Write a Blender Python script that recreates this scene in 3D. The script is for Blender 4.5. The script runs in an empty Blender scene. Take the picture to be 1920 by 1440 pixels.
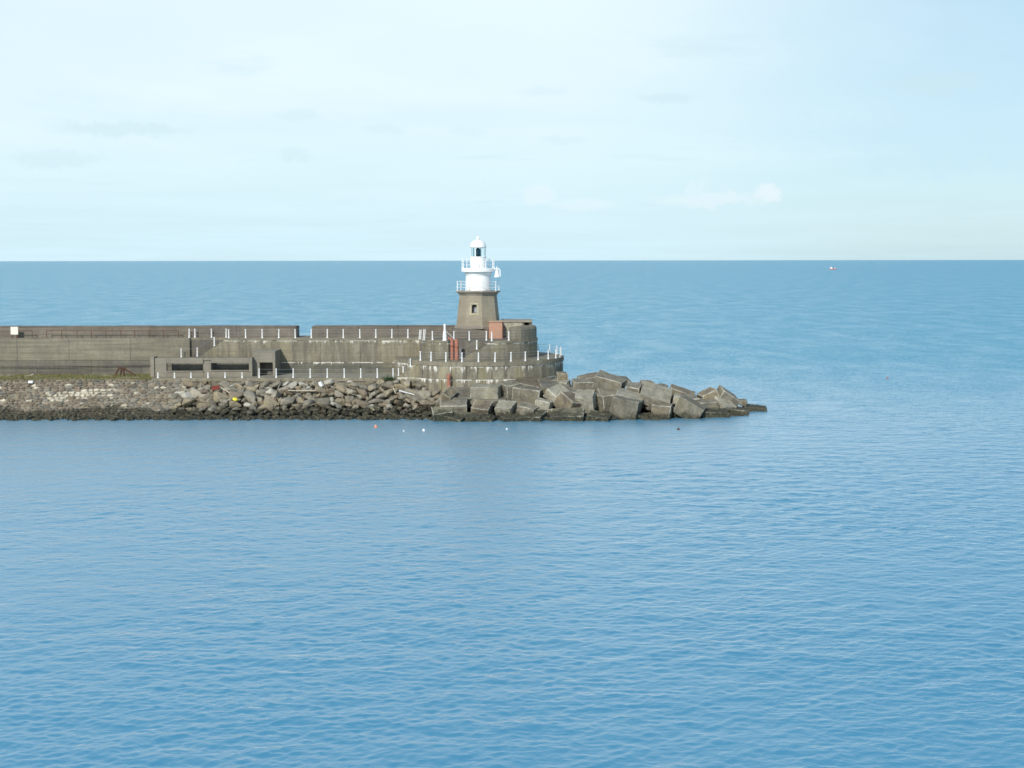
import bpy, bmesh, math, random
import numpy as np
from mathutils import Vector, Matrix, noise, Euler
random.seed(11)
R = math.radians
scene = bpy.context.scene

# ------------------------------------------------------------------ camera
F = 2637.0          # focal length in photo pixels (photo 1920 wide)
H = 17.7            # camera height over the sea
PITCH = math.atan((720 - 487.5) / F)
ROLL = R(0.07)
cam_d = bpy.data.cameras.new("camera")
cam = bpy.data.objects.new("camera", cam_d)
scene.collection.objects.link(cam)
cam_d.sensor_width = 36.0
cam_d.lens = 36.0 * F / 1920.0
cam_d.clip_start = 0.5
cam_d.clip_end = 120000
CAMR = (Matrix.Rotation(math.pi / 2 - PITCH, 3, 'X') @ Matrix.Rotation(-ROLL, 3, 'Z'))
cam.matrix_world = Matrix.Translation((0, 0, H)) @ CAMR.to_4x4()
scene.camera = cam


def at(px, py, Y):
    """point of the place seen at photo pixel (px,py), at distance Y"""
    d = CAMR @ Vector(((px - 960) / F, (720 - py) / F, -1))
    t = Y / d.y
    return Vector((d.x * t, Y, H + d.z * t))


def sea_pt(px, py):
    d = CAMR @ Vector(((px - 960) / F, (720 - py) / F, -1))
    t_ = -H / d.z
    return Vector((d.x * t_, d.y * t_, 0))


# ------------------------------------------------------------------ light
SUN_EL, SUN_AZ = 34.0, 21.0      # azimuth: left of straight behind the camera
world = bpy.data.worlds.new("World")
scene.world = world
world.use_nodes = True
wt = world.node_tree
wt.nodes.clear()


def N(t, kind, **kw):
    n = t.nodes.new(kind)
    for k, v in kw.items():
        if k == 'inp':
            for kk, vv in v.items():
                n.inputs[kk].default_value = vv
        else:
            setattr(n, k, v)
    return n


def L(t, a, b):
    t.links.new(a, b)


def mathn(t, op, a, b=None, clamp=False):
    n = t.nodes.new('ShaderNodeMath')
    n.operation = op
    n.use_clamp = clamp
    for i, v in enumerate((a, b)):
        if v is None:
            continue
        if isinstance(v, (int, float)):
            n.inputs[i].default_value = v
        else:
            t.links.new(v, n.inputs[i])
    return n.outputs[0]


def mixc(t, fac, a, b, mode='MIX'):
    n = t.nodes.new('ShaderNodeMix')
    n.data_type = 'RGBA'
    n.blend_type = mode
    n.clamp_factor = True
    for idx, v in ((0, fac), (6, a), (7, b)):
        if isinstance(v, (int, float)):
            n.inputs[idx].default_value = v
        elif isinstance(v, tuple):
            n.inputs[idx].default_value = v if len(v) == 4 else (*v, 1)
        else:
            t.links.new(v, n.inputs[idx])
    return n.outputs[2]


def maprange(t, v, a, b, c=0.0, d=1.0, smooth=True):
    n = t.nodes.new('ShaderNodeMapRange')
    n.interpolation_type = 'SMOOTHSTEP' if smooth else 'LINEAR'
    t.links.new(v, n.inputs[0])
    for i, x in enumerate((a, b, c, d)):
        n.inputs[i + 1].default_value = x
    return n.outputs[0]


sky = N(wt, 'ShaderNodeTexSky', sky_type='NISHITA', sun_disc=False)
sky.sun_elevation = R(SUN_EL)
sky.sun_rotation = R(180 + SUN_AZ)
sky.altitude = 20
sky.air_density = 1.0
sky.dust_density = 0.6
sky.ozone_density = 2.0
tc = N(wt, 'ShaderNodeTexCoord')
sep = N(wt, 'ShaderNodeSeparateXYZ')
L(wt, tc.outputs['Generated'], sep.inputs[0])
# project directions on a cloud deck so streaks flatten towards the horizon
zc = mathn(wt, 'MAXIMUM', sep.outputs[2], 0.0)
zz = mathn(wt, 'ADD', zc, 0.045)
cx = mathn(wt, 'DIVIDE', sep.outputs[0], zz)
cy = mathn(wt, 'DIVIDE', sep.outputs[1], zz)
comb = N(wt, 'ShaderNodeCombineXYZ')
L(wt, cx, comb.inputs[0])
L(wt, cy, comb.inputs[1])
cl = N(wt, 'ShaderNodeTexNoise', inp={'Scale': 0.33, 'Detail': 6.0, 'Roughness': 0.55, 'Distortion': 0.3})
L(wt, comb.outputs[0], cl.inputs['Vector'])
cl2 = N(wt, 'ShaderNodeTexNoise', inp={'Scale': 0.9, 'Detail': 5.0, 'Roughness': 0.6, 'Distortion': 0.2})
cv = N(wt, 'ShaderNodeVectorMath', operation='ADD')
L(wt, comb.outputs[0], cv.inputs[0])
cv.inputs[1].default_value = (7.3, 2.1, 0)
L(wt, cv.outputs[0], cl2.inputs['Vector'])
# veil: near white, thick low down, thinner and bluer with height and to the right
veil = maprange(wt, sep.outputs[2], 0.30, 0.85, 0.90, 0.15)
wisp = maprange(wt, cl.outputs[0], 0.35, 0.68, -0.12, 0.12)
right = maprange(wt, sep.outputs[0], 0.02, 0.36, 0.0, -0.62)
veil2 = mathn(wt, 'ADD', mathn(wt, 'ADD', veil, wisp), right, True)
VEIL = (8.3, 9.8, 10.3, 1)
BLUE = (5.2, 8.4, 10.2, 1)
nish = mixc(wt, 0.55, sky.outputs[0], BLUE)
hz = maprange(wt, sep.outputs[2], 0.30, 0.8, 0.0, 1.0)
nish2 = mixc(wt, hz, nish, mixc(wt, 0.5, sky.outputs[0], (1.0, 3.1, 6.6, 1)))
veilc = mixc(wt, maprange(wt, sep.outputs[2], 0.0, 0.13), (6.9, 9.1, 10.0, 1), VEIL)
base = mixc(wt, veil2, nish2, veilc)
# soft grey-blue cloud bellies
belly = maprange(wt, cl2.outputs[0], 0.60, 0.72, 0.0, 0.30)
base2 = mixc(wt, belly, base, (6.1, 8.0, 9.0, 1))


def puff(px, py, wx, wy, amt, col):
    """one soft cumulus in a compass direction"""
    global base2
    d = (CAMR @ Vector(((px - 960) / F, (720 - py) / F, -1))).normalized()
    s = N(wt, 'ShaderNodeVectorMath', operation='SUBTRACT')
    nz = N(wt, 'ShaderNodeTexNoise', inp={'Scale': 85.0, 'Detail': 5.0, 'Roughness': 0.6})
    L(wt, tc.outputs['Generated'], nz.inputs['Vector'])
    nn = N(wt, 'ShaderNodeVectorMath', operation='MULTIPLY_ADD')
    L(wt, nz.outputs[1], nn.inputs[0])
    k = wy / F * 2.6
    nn.inputs[1].default_value = (k * 1.6, 0, k)
    nn.inputs[2].default_value = (-k * 0.8, 0, -k * .5)
    ad = N(wt, 'ShaderNodeVectorMath', operation='ADD')
    L(wt, tc.outputs['Generated'], ad.inputs[0])
    L(wt, nn.outputs[0], ad.inputs[1])
    L(wt, ad.outputs[0], s.inputs[0])
    s.inputs[1].default_value = d
    m = N(wt, 'ShaderNodeVectorMath', operation='MULTIPLY')
    L(wt, s.outputs[0], m.inputs[0])
    m.inputs[1].default_value = (F / wx, 8, F / wy)
    ln = N(wt, 'ShaderNodeVectorMath', operation='LENGTH')
    L(wt, m.outputs[0], ln.inputs[0])
    f = maprange(wt, ln.outputs['Value'], 0.45, 1.15, amt, 0.0)
    base2 = mixc(wt, f, base2, col)


WHITE = (8.9, 9.6, 10.1, 1)
GREYB = (6.2, 8.1, 8.9, 1)
puff(1441, 358, 30, 16, 0.6, WHITE)
puff(1300, 348, 16, 22, 0.25, WHITE)
puff(1330, 374, 110, 16, 0.38, WHITE)
puff(1010, 366, 34, 20, 0.35, WHITE)
puff(1090, 384, 70, 12, 0.28, WHITE)
puff(1750, 155, 90, 24, 0.5, GREYB)
puff(1880, 250, 330, 75, 0.45, (6.0, 8.3, 9.7, 1))
puff(1600, 250, 260, 40, 0.22, (6.2, 8.4, 9.7, 1))
puff(1250, 185, 60, 12, 0.4, GREYB)
puff(1020, 172, 60, 10, 0.25, GREYB)
puff(230, 242, 130, 15, 0.45, GREYB)
puff(110, 298, 90, 18, 0.35, GREYB)
puff(560, 215, 50, 12, 0.25, GREYB)
puff(720, 243, 50, 12, 0.25, GREYB)
puff(550, 290, 40, 14, 0.3, GREYB)
puff(880, 247, 45, 10, 0.2, GREYB)
puff(1060, 262, 50, 9, 0.25, GREYB)
bg = N(wt, 'ShaderNodeBackground', inp={'Strength': 0.1})
L(wt, base2, bg.inputs[0])
wo = N(wt, 'ShaderNodeOutputWorld')
L(wt, bg.outputs[0], wo.inputs[0])

sun_d = bpy.data.lights.new("sun", 'SUN')
sun = bpy.data.objects.new("sun", sun_d)
scene.collection.objects.link(sun)
sun_d.energy = 3.9
sun_d.angle = R(0.5)
sun_d.color = (1.0, 0.955, 0.88)
sdir = Vector((-math.sin(R(SUN_AZ)) * math.cos(R(SUN_EL)), -math.cos(R(SUN_AZ)) * math.cos(R(SUN_EL)), math.sin(R(SUN_EL))))
sun.rotation_euler = sdir.to_track_quat('Z', 'Y').to_euler()
sun.location = (-60, -60, 80)
scene.view_settings.view_transform = 'Standard'
scene.view_settings.look = 'None'
scene.view_settings.exposure = 0.0
scene.view_settings.gamma = 1.0
scene.view_settings.use_curve_mapping = False
scene.render.engine = 'CYCLES'
scene.render.filter_size = 1.9 if hasattr(scene.render, 'filter_size') else 1.5
scene.cycles.pixel_filter_type = 'BLACKMAN_HARRIS'
scene.cycles.filter_width = 1.6
scene.cycles.max_bounces = 6
scene.cycles.use_denoising = True

# ------------------------------------------------------------------ materials


def new_mat(name):
    m = bpy.data.materials.new(name)
    m.use_nodes = True
    t = m.node_tree
    b = t.nodes['Principled BSDF']
    return m, t, b


def pos_scaled(t, sx, sy, sz):
    g = N(t, 'ShaderNodeNewGeometry')
    m = N(t, 'ShaderNodeVectorMath', operation='MULTIPLY')
    L(t, g.outputs['Position'], m.inputs[0])
    m.inputs[1].default_value = (sx, sy, sz)
    return m.outputs[0], g


def tex(t, vec, scale, detail=4, rough=0.55, dist=0.0):
    n = N(t, 'ShaderNodeTexNoise', inp={'Scale': scale, 'Detail': detail, 'Roughness': rough, 'Distortion': dist})
    L(t, vec, n.inputs['Vector'])
    return n.outputs[0]


def bump(t, b, h, strength, dist):
    n = N(t, 'ShaderNodeBump', inp={'Strength': strength, 'Distance': dist})
    L(t, h, n.inputs['Height'])
    L(t, n.outputs[0], b.inputs['Normal'])


def rock_mat(name, col, dark, var=0.35, tide=0.95, lichen=0.0, streak=0.0, lime=None, boards=0.0, spot=0.0, rnd=0.18, lich_col=(0.26, 0.17, 0.05)):
    """weathered stone / concrete: mottling, rain streaks, lime runs below joints, weed band by height over the sea"""
    m, t, b = new_mat(name)
    v, g = pos_scaled(t, 1, 1, 1)
    n1 = tex(t, v, 0.55, 6, 0.6)
    n2 = tex(t, v, 3.1, 5, 0.65)
    f = mathn(t, 'ADD', mathn(t, 'MULTIPLY', n1, 0.55), mathn(t, 'MULTIPLY', n2, 0.45))
    f = maprange(t, f, 0.5 - var * 0.4, 0.5 + var * 0.4)
    c = mixc(t, f, dark, col)
    if streak:
        vs, _ = pos_scaled(t, 1, 1, 0.10)
        s = tex(t, vs, 1.6, 5, 0.65)
        s2 = maprange(t, s, 0.40, 0.62)
        c = mixc(t, mathn(t, 'MULTIPLY', s2, streak), c, tuple(x * 0.55 for x in dark))
        vs2, _ = pos_scaled(t, 1, 1, 0.06)
        s3 = maprange(t, tex(t, vs2, 0.8, 3, 0.5), 0.45, 0.66)
        c = mixc(t, mathn(t, 'MULTIPLY', s3, streak * 0.6), c, (0.30, 0.265, 0.15))
        vs3, _ = pos_scaled(t, 1, 1, 0.09)
        s4 = maprange(t, tex(t, vs3, 1.15, 5, 0.7), 0.64, 0.74)
        c = mixc(t, mathn(t, 'MULTIPLY', s4, 0.55), c, (0.20, 0.105, 0.055))
    sp = N(t, 'ShaderNodeSeparateXYZ')
    L(t, g.outputs['Position'], sp.inputs[0])
    if boards:
        vb, _ = pos_scaled(t, 0.05, 0.05, 2.4)
        bb = maprange(t, tex(t, vb, 2.4, 3, 0.6), 0.40, 0.62)
        c = mixc(t, mathn(t, 'MULTIPLY', bb, boards), c, tuple(x * 0.62 for x in dark))
    if spot:
        s = maprange(t, tex(t, v, 7.0, 3, 0.7), 0.60, 0.70)
        c = mixc(t, mathn(t, 'MULTIPLY', s, spot), c, (0.62, 0.61, 0.56))
    if lime:
        vl, _ = pos_scaled(t, 1, 1, 0.16)
        ln = tex(t, vl, 2.1, 4, 0.7)
        for zj, reach, amt in lime:
            d = mathn(t, 'SUBTRACT', zj, sp.outputs[2])           # below the joint
            fade = maprange(t, d, 0.0, reach, 1.0, 0.0)
            fade = mathn(t, 'MULTIPLY', fade, maprange(t, d, -0.02, 0.0, 0.0, 1.0, False))
            th = maprange(t, mathn(t, 'ADD', ln, mathn(t, 'MULTIPLY', fade, 0.16)), 0.66, 0.74)
            edge = mathn(t, 'MULTIPLY', maprange(t, d, 0.04, 0.13, 1.0, 0.0), maprange(t, d, -0.02, 0.0, 0.0, 1.0, False))
            edge = mathn(t, 'MULTIPLY', edge, maprange(t, tex(t, v, 0.6, 3), 0.46, 0.56))
            k = mathn(t, 'MULTIPLY', mathn(t, 'MAXIMUM', mathn(t, 'MULTIPLY', th, fade), edge), amt, True)
            c = mixc(t, k, c, (0.66, 0.64, 0.58))
    if lichen:
        s = maprange(t, tex(t, v, 1.1, 5, 0.7), 0.56, 0.66)
        zm = mathn(t, 'MULTIPLY', maprange(t, sp.outputs[2], tide - .1, tide + 0.5), maprange(t, sp.outputs[2], tide + 1.6, tide + 3.2, 1.0, 0.25))
        c = mixc(t, mathn(t, 'MULTIPLY', mathn(t, 'MULTIPLY', s, zm), lichen), c, lich_col)
    oi = N(t, 'ShaderNodeObjectInfo')
    rv = mathn(t, 'MULTIPLY_ADD', oi.outputs['Random'], rnd * 2)
    t.nodes[-1].inputs[2].default_value = 1 - rnd
    mul = N(t, 'ShaderNodeVectorMath', operation='SCALE')
    L(t, c, mul.inputs[0])
    L(t, rv, mul.inputs['Scale'])
    c = mul.outputs[0]
    if tide is not None:
        zn = mathn(t, 'ADD', sp.outputs[2], mathn(t, 'MULTIPLY', mathn(t, 'SUBTRACT', tex(t, v, 0.5, 6, 0.7), 0.5), 3.0))
        w = maprange(t, zn, tide - 0.28, tide + 0.30, 1.0, 0.0)
        weed = mixc(t, maprange(t, n2, 0.35, 0.65), (0.012, 0.014, 0.013), (0.050, 0.050, 0.030))
        weed = mixc(t, maprange(t, tex(t, v, 4.5, 3, .6), 0.55, 0.68), weed, (0.17, 0.14, 0.085))
        c = mixc(t, mathn(t, 'MULTIPLY', w, 0.86), c, weed)
    L(t, c, b.inputs['Base Color'])
    b.inputs['Roughness'].default_value = 0.88
    b.inputs['Specular IOR Level'].default_value = 0.25
    bump(t, b, mathn(t, 'ADD', n2, mathn(t, 'MULTIPLY', tex(t, v, 11, 4, .7), 0.4)), 0.55, 0.10)
    return m


def plain(name, col, rough=0.5, metal=0.0, var=0.15, scale=3.0, dirt=None):
    m, t, b = new_mat(name)
    v, g = pos_scaled(t, 1, 1, 1)
    n = maprange(t, tex(t, v, scale, 5, 0.65), 0.35, 0.65)
    c = mixc(t, n, tuple(x * (1 - var) for x in col), col)
    if dirt:
        vs, _ = pos_scaled(t, 1, 1, .15)
        c = mixc(t, maprange(t, tex(t, vs, 2.5, 5, .7), 0.54, 0.72, 0, .6), c, dirt)
    L(t, c, b.inputs['Base Color'])
    b.inputs['Roughness'].default_value = rough
    b.inputs['Metallic'].default_value = metal
    bump(t, b, tex(t, v, scale * 5, 4), 0.2, 0.02)
    return m


Z_UP = at(900, 640, 164.8).z
Z_Q = at(600, 708.5, 165).z
Z_LD = at(890, 679, 161.6).z
Z_JM = at(600, 679, 172).z           # lime joint along the long wall
Z_JD = at(890, 712, 161.6).z         # lime joint round the drum
XC, YC = at(897, 600, 172).x, 172.0

CO = (0.315, 0.285, 0.20)
CD = (0.195, 0.176, 0.128)
M = {}
M['wall'] = rock_mat('sea wall concrete', (0.262, 0.236, 0.178), (0.172, 0.156, 0.122), streak=0.6, boards=0.25, tide=None, rnd=0.06, lime=[(Z_UP - 0.27, 0.7, 0.85), (Z_JM, 0.5, 1.0)])
M['oldwall'] = rock_mat('left wall concrete', (0.250, 0.224, 0.168), (0.178, 0.162, 0.126), streak=0.15, boards=0.5, tide=None, rnd=0.06)
M['lowwall'] = rock_mat('damp lower wall concrete', (0.185, 0.175, 0.135), (0.115, 0.112, 0.095), streak=0.4, boards=0.5, tide=None, rnd=0.10, lime=[(Z_JM, 0.5, 1.0)])
M['inner'] = rock_mat('inner concrete with painted shade', (0.17, 0.155, 0.13), (0.11, 0.102, 0.088), streak=0.3, tide=None, rnd=0.05)  # darker tone puts the shade of recesses and interiors into the colour
M['oldlow'] = rock_mat('old lower wall concrete', (0.185, 0.172, 0.138), (0.125, 0.118, 0.10), streak=0.25, boards=0.5, tide=None, rnd=0.12)
M['parapet'] = rock_mat('parapet concrete', (0.215, 0.182, 0.150), (0.148, 0.128, 0.107), streak=0.2, boards=0.5, tide=None, rnd=0.10)
M['deck'] = rock_mat('deck concrete', (0.30, 0.28, 0.22), (0.20, 0.19, 0.15), tide=None, rnd=0.03)
M['drum'] = rock_mat('drum concrete', (0.305, 0.275, 0.205), (0.175, 0.157, 0.122), streak=0.8, tide=0.9, rnd=0.10, lime=[(Z_LD - 0.52, 1.3, 1.0), (Z_JD, 1.0, 1.0)])
M['upper'] = rock_mat('upper terrace concrete', (0.255, 0.230, 0.175), (0.155, 0.14, 0.112), streak=0.5, boards=0.3, tide=None, rnd=0.07, lime=[(Z_UP - 0.27, 0.5, 0.9)])
M['coping'] = rock_mat('coping concrete', (0.265, 0.235, 0.175), (0.17, 0.153, 0.118), streak=0.35, tide=None, rnd=0.06)
M['bunker'] = rock_mat('screen wall concrete', (0.265, 0.240, 0.190), (0.185, 0.168, 0.138), var=.5, boards=0.25, tide=None, rnd=0.05)
M['block'] = rock_mat('block concrete', (0.245, 0.222, 0.175), (0.105, 0.096, 0.078), var=.65, streak=0.5, spot=.3, tide=0.5, lichen=0.35, rnd=0.18, lich_col=(.25, .20, .09))
M['block_brown'] = rock_mat('brown stained block concrete', (0.215, 0.175, 0.125), (0.105, 0.088, 0.066), var=.65, streak=0.5, spot=.3, tide=0.55, lichen=0.5, rnd=0.18, lich_col=(.25, .20, .09))
M['block_light'] = rock_mat('pale block concrete', (0.37, 0.345, 0.27), (0.20, 0.186, 0.145), var=.55, streak=0.45, spot=.3, tide=0.55, rnd=0.10)
M['block_low'] = rock_mat('weeded block concrete', (0.20, 0.185, 0.12), (0.12, 0.115, 0.085), streak=0.3, tide=1.0, rnd=0.15)
M['edge'] = rock_mat('worn block edge', (0.40, 0.38, 0.31), (0.14, 0.13, 0.105), var=.30, tide=0.8, rnd=0.3)
M['rock_grey'] = rock_mat('grey boulder', (0.32, 0.29, 0.225), (0.14, 0.125, 0.097), var=.5, lichen=0.6, spot=0.3, rnd=.22)
M['rock_tan'] = rock_mat('tan boulder', (0.32, 0.27, 0.185), (0.17, 0.145, 0.10), var=.5, lichen=0.6, spot=0.3, rnd=.22)
M['rock_pale'] = rock_mat('pale boulder', (0.48, 0.455, 0.38), (0.30, 0.285, 0.235), var=.5, lichen=0.3, spot=0.3, rnd=.2)
M['rock_brown'] = rock_mat('brown boulder', (0.25, 0.20, 0.14), (0.14, 0.115, 0.085), var=.5, lichen=0.5, spot=0.2, rnd=.22)
M['rock_weed'] = rock_mat('weedy boulder', (0.17, 0.15, 0.105), (0.07, 0.065, 0.05), var=.5, tide=1.05, spot=0.3, rnd=.25)
M['core'] = rock_mat('rubble core', (0.17, 0.155, 0.12), (0.08, 0.075, 0.06), var=.4, tide=1.3)
M['st_brown'] = rock_mat('brown pitched stone', (0.225, 0.178, 0.125), (0.13, 0.108, 0.08), var=.5, spot=.25, tide=1.0, rnd=.25)
M['st_grey'] = rock_mat('grey pitched stone', (0.205, 0.185, 0.145), (0.12, 0.115, 0.10), var=.5, spot=.25, tide=1.0, rnd=.25)
M['st_pale'] = rock_mat('pale pitched stone', (0.56, 0.51, 0.40), (0.33, 0.29, 0.215), var=.5, spot=.4, tide=1.0, rnd=.15)
M['mortar'] = rock_mat('slope mortar', (0.38, 0.33, 0.24), (0.16, 0.135, 0.10), var=.5, spot=.5, tide=1.0)
M['stone'] = rock_mat('lighthouse masonry', (0.325, 0.285, 0.213), (0.245, 0.213, 0.160), streak=0.10, var=.5, tide=None, rnd=0.02)
M['stone_trim'] = rock_mat('lighthouse dressed stone', (0.30, 0.265, 0.21), (0.215, 0.19, 0.155), tide=None, rnd=0.02)
M['sill'] = rock_mat('window dressing stone', (0.43, 0.39, 0.27), (0.33, 0.30, 0.21), tide=None, rnd=0.02)
M['rubblewall'] = rock_mat('rubble masonry', (0.40, 0.37, 0.29), (0.17, 0.15, 0.115), var=.4, spot=0.8, tide=None, rnd=0.02)
M['white'] = plain('white paint', (0.80, 0.80, 0.78), 0.45, var=.04)
M['post'] = plain('post white paint', (0.82, 0.82, 0.81), 0.5, var=.08)
M['rail'] = plain('galvanised rail', (0.30, 0.33, 0.36), 0.5, 0.3)
M['rust'] = plain('rusty iron', (0.13, 0.055, 0.035), 0.85, var=.4)
M['redlead'] = plain('red painted pipe', (0.40, 0.155, 0.10), 0.7, var=.3, dirt=(0.2, .1, .07))
M['dark'] = plain('dark iron and opening shade', (0.03, 0.028, 0.03), 0.8)  # iron parts; the near-black also stands in for shade inside openings
M['wood'] = plain('bleached timber', (0.58, 0.50, 0.38), 0.85, var=.3, scale=6)
M['sign'] = plain('cream board', (0.74, 0.70, 0.60), 0.6, dirt=(.45, .38, .3))
M['glassy'] = plain('window pane', (0.28, 0.29, 0.31), 0.15)
M['lampdark'] = plain('lamp housing teal', (0.02, 0.075, 0.12), 0.3)
M['orange'] = plain('orange plastic', (0.80, 0.22, 0.06), 0.5)
M['yellow'] = plain('yellow plastic', (0.85, 0.72, 0.05), 0.5)
M['red'] = plain('red plastic', (0.30, 0.06, 0.045), 0.5, var=.3)
M['hull'] = plain('red hull paint', (0.62, 0.10, 0.07), 0.5)
M['plastic'] = plain('white plastic', (0.78, 0.78, 0.76), 0.4)
# brick
m, t, b = new_mat('red brickwork')
tcn = N(t, 'ShaderNodeTexCoord')
g = N(t, 'ShaderNodeNewGeometry')
sp = N(t, 'ShaderNodeSeparateXYZ')
L(t, g.outputs['Position'], sp.inputs[0])
cb = N(t, 'ShaderNodeCombineXYZ')
L(t, mathn(t, 'ADD', sp.outputs[0], sp.outputs[1]), cb.inputs[0])
L(t, sp.outputs[2], cb.inputs[1])
br = N(t, 'ShaderNodeTexBrick', inp={'Scale': 1.0, 'Mortar Size': 0.012, 'Brick Width': 0.24, 'Row Height': 0.085, 'Color1': (0.46, 0.20, 0.125, 1), 'Color2': (0.34, 0.145, 0.10, 1), 'Mortar': (0.42, 0.34, 0.25, 1)})
L(t, cb.outputs[0], br.inputs['Vector'])
c = mixc(t, maprange(t, tex(t, g.outputs['Position'], 1.5, 5), .45, .65, 0, .4), br.outputs[0], (0.42, 0.22, 0.15, 1))
L(t, c, b.inputs['Base Color'])
b.inputs['Roughness'].default_value = 0.9
M['brick'] = m
# lantern glass
m, t, b = new_mat('lantern glass')
b.inputs['Base Color'].default_value = (0.86, 0.95, 0.96, 1)
b.inputs['Roughness'].default_value = 0.0
b.inputs['Transmission Weight'].default_value = 1.0
b.inputs['IOR'].default_value = 1.01
M['glass'] = m
# grass
m, t, b = new_mat('short grass')
v, _ = pos_scaled(t, 1, 1, 1)
c = mixc(t, maprange(t, tex(t, v, 2.0, 4), .35, .65), (0.11, 0.115, 0.035), (0.21, 0.19, 0.075))
L(t, c, b.inputs['Base Color'])
b.inputs['Roughness'].default_value = .9
M['grass'] = m
m, t, b = new_mat('dark green weed')
b.inputs['Base Color'].default_value = (0.035, 0.075, 0.02, 1)
b.inputs['Roughness'].default_value = .9
M['weed'] = m

# ---- water: wave slopes from fixed finite differences of a height field
m, t, b = new_mat('sea water')
ng = bpy.data.node_groups.new('wave_height', 'ShaderNodeTree')
ng.interface.new_socket('P', in_out='INPUT', socket_type='NodeSocketVector')
ng.interface.new_socket('H', in_out='OUTPUT', socket_type='NodeSocketFloat')
gi = ng.nodes.new('NodeGroupInput')
go = ng.nodes.new('NodeGroupOutput')


def ngnoise(rot, sx, sy, scale, detail, rough, amp, dist=0.0):
    mp = N(ng, 'ShaderNodeMapping')
    mp.inputs['Rotation'].default_value = (0, 0, R(rot))
    mp.inputs['Scale'].default_value = (sx, sy, 1)
    L(ng, gi.outputs[0], mp.inputs[0])
    n = N(ng, 'ShaderNodeTexNoise', inp={'Scale': scale, 'Detail': detail, 'Roughness': rough, 'Distortion': dist})
    n.noise_dimensions = '2D'
    L(ng, mp.outputs[0], n.inputs['Vector'])
    return mathn(ng, 'MULTIPLY', n.outputs[0], amp)


hsum = ngnoise(14, 0.5, 1.0, 0.30, 1, 0.4, 1.0)
hsum = mathn(ng, 'ADD', hsum, ngnoise(-22, 0.6, 1.0, 1.05, 4, 0.58, 0.80, 0.25))
hsum = mathn(ng, 'ADD', hsum, ngnoise(24, 0.6, 1.0, 1.6, 4, 0.6, 0.48, 0.2))
L(ng, hsum, go.inputs[0])
geo = N(t, 'ShaderNodeNewGeometry')


def hgt(off):
    a = N(t, 'ShaderNodeVectorMath', operation='ADD')
    L(t, geo.outputs['Position'], a.inputs[0])
    a.inputs[1].default_value = off
    gnode = t.nodes.new('ShaderNodeGroup')
    gnode.node_tree = ng
    L(t, a.outputs[0], gnode.inputs[0])
    return gnode.outputs[0]


EPS = 0.07
h0, hx, hy = hgt((0, 0, 0)), hgt((EPS, 0, 0)), hgt((0, EPS, 0))
# wind: rougher out at sea and in patches, calmer in the lee of the breakwater
sp = N(t, 'ShaderNodeSeparateXYZ')
L(t, geo.outputs['Position'], sp.inputs[0])
pv, _ = pos_scaled(t, 1.0, 0.45, 1)
patch = maprange(t, tex(t, pv, 0.11, 7, 0.72, .4), 0.34, 0.66, 0.62, 1.38)
lee_y = mathn(t, 'MULTIPLY', maprange(t, sp.outputs[1], 95, 142), maprange(t, sp.outputs[1], 160, 176, 1.0, 0.0))
lee_x = maprange(t, sp.outputs[0], 0, 34, 1.0, 0.0)
lee = maprange(t, mathn(t, 'MULTIPLY', lee_y, lee_x), 0, 1, 1.0, 0.62)
AMP = mathn(t, 'MULTIPLY', mathn(t, 'MULTIPLY', patch, lee), mathn(t, 'MULTIPLY', maprange(t, sp.outputs[1], 120, 270, 0.14, 0.70), maprange(t, sp.outputs[1], 900, 9000, 1.0, 0.84)))
sx = mathn(t, 'MULTIPLY', mathn(t, 'DIVIDE', mathn(t, 'SUBTRACT', h0, hx), EPS), AMP)
sy = mathn(t, 'MULTIPLY', mathn(t, 'DIVIDE', mathn(t, 'SUBTRACT', h0, hy), EPS), AMP)
cb = N(t, 'ShaderNodeCombineXYZ', inp={2: 0.0})
L(t, sx, cb.inputs[0])
L(t, sy, cb.inputs[1])
cad = N(t, 'ShaderNodeVectorMath', operation='ADD')
L(t, cb.outputs[0], cad.inputs[0])
L(t, geo.outputs['Normal'], cad.inputs[1])
nm = N(t, 'ShaderNodeVectorMath', operation='NORMALIZE')
L(t, cad.outputs[0], nm.inputs[0])
body = mixc(t, maprange(t, tex(t, pv, 0.012, 3), .35, .65), (0.078, 0.270, 0.410), (0.086, 0.290, 0.435))
# light scattered back from inside the water (does not follow the wave slopes) under a reflecting surface
t.nodes.remove(b)
df = N(t, 'ShaderNodeBsdfDiffuse')
body = mixc(t, maprange(t, sp.outputs[1], 110, 260), body, (0.055, 0.290, 0.420))
L(t, body, df.inputs['Color'])
up_ = N(t, 'ShaderNodeCombineXYZ', inp={2: 1.0})
L(t, up_.outputs[0], df.inputs['Normal'])
gl = N(t, 'ShaderNodeBsdfGlossy', inp={'Roughness': 0.28, 'Color': (1, 1, 1, 1)})
L(t, nm.outputs[0], gl.inputs['Normal'])
fr = N(t, 'ShaderNodeFresnel', inp={'IOR': 1.36})
L(t, nm.outputs[0], fr.inputs['Normal'])
mx = N(t, 'ShaderNodeMixShader')
L(t, fr.outputs[0], mx.inputs[0])
L(t, df.outputs[0], mx.inputs[1])
L(t, gl.outputs[0], mx.inputs[2])
L(t, mx.outputs[0], t.nodes['Material Output'].inputs['Surface'])
M['water'] = m

# ------------------------------------------------------------------ builders
SC = scene.collection


def mesh(name, verts, faces, mat=None, smooth=False):
    me = bpy.data.meshes.new(name)
    me.from_pydata([tuple(v) for v in verts], [], faces)
    bm = bmesh.new()
    bm.from_mesh(me)
    bmesh.ops.recalc_face_normals(bm, faces=bm.faces)
    bm.to_mesh(me)
    bm.free()
    if mat is not None:
        me.materials.append(mat)
    if smooth:
        me.polygons.foreach_set('use_smooth', [True] * len(me.polygons))
    return me


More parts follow.
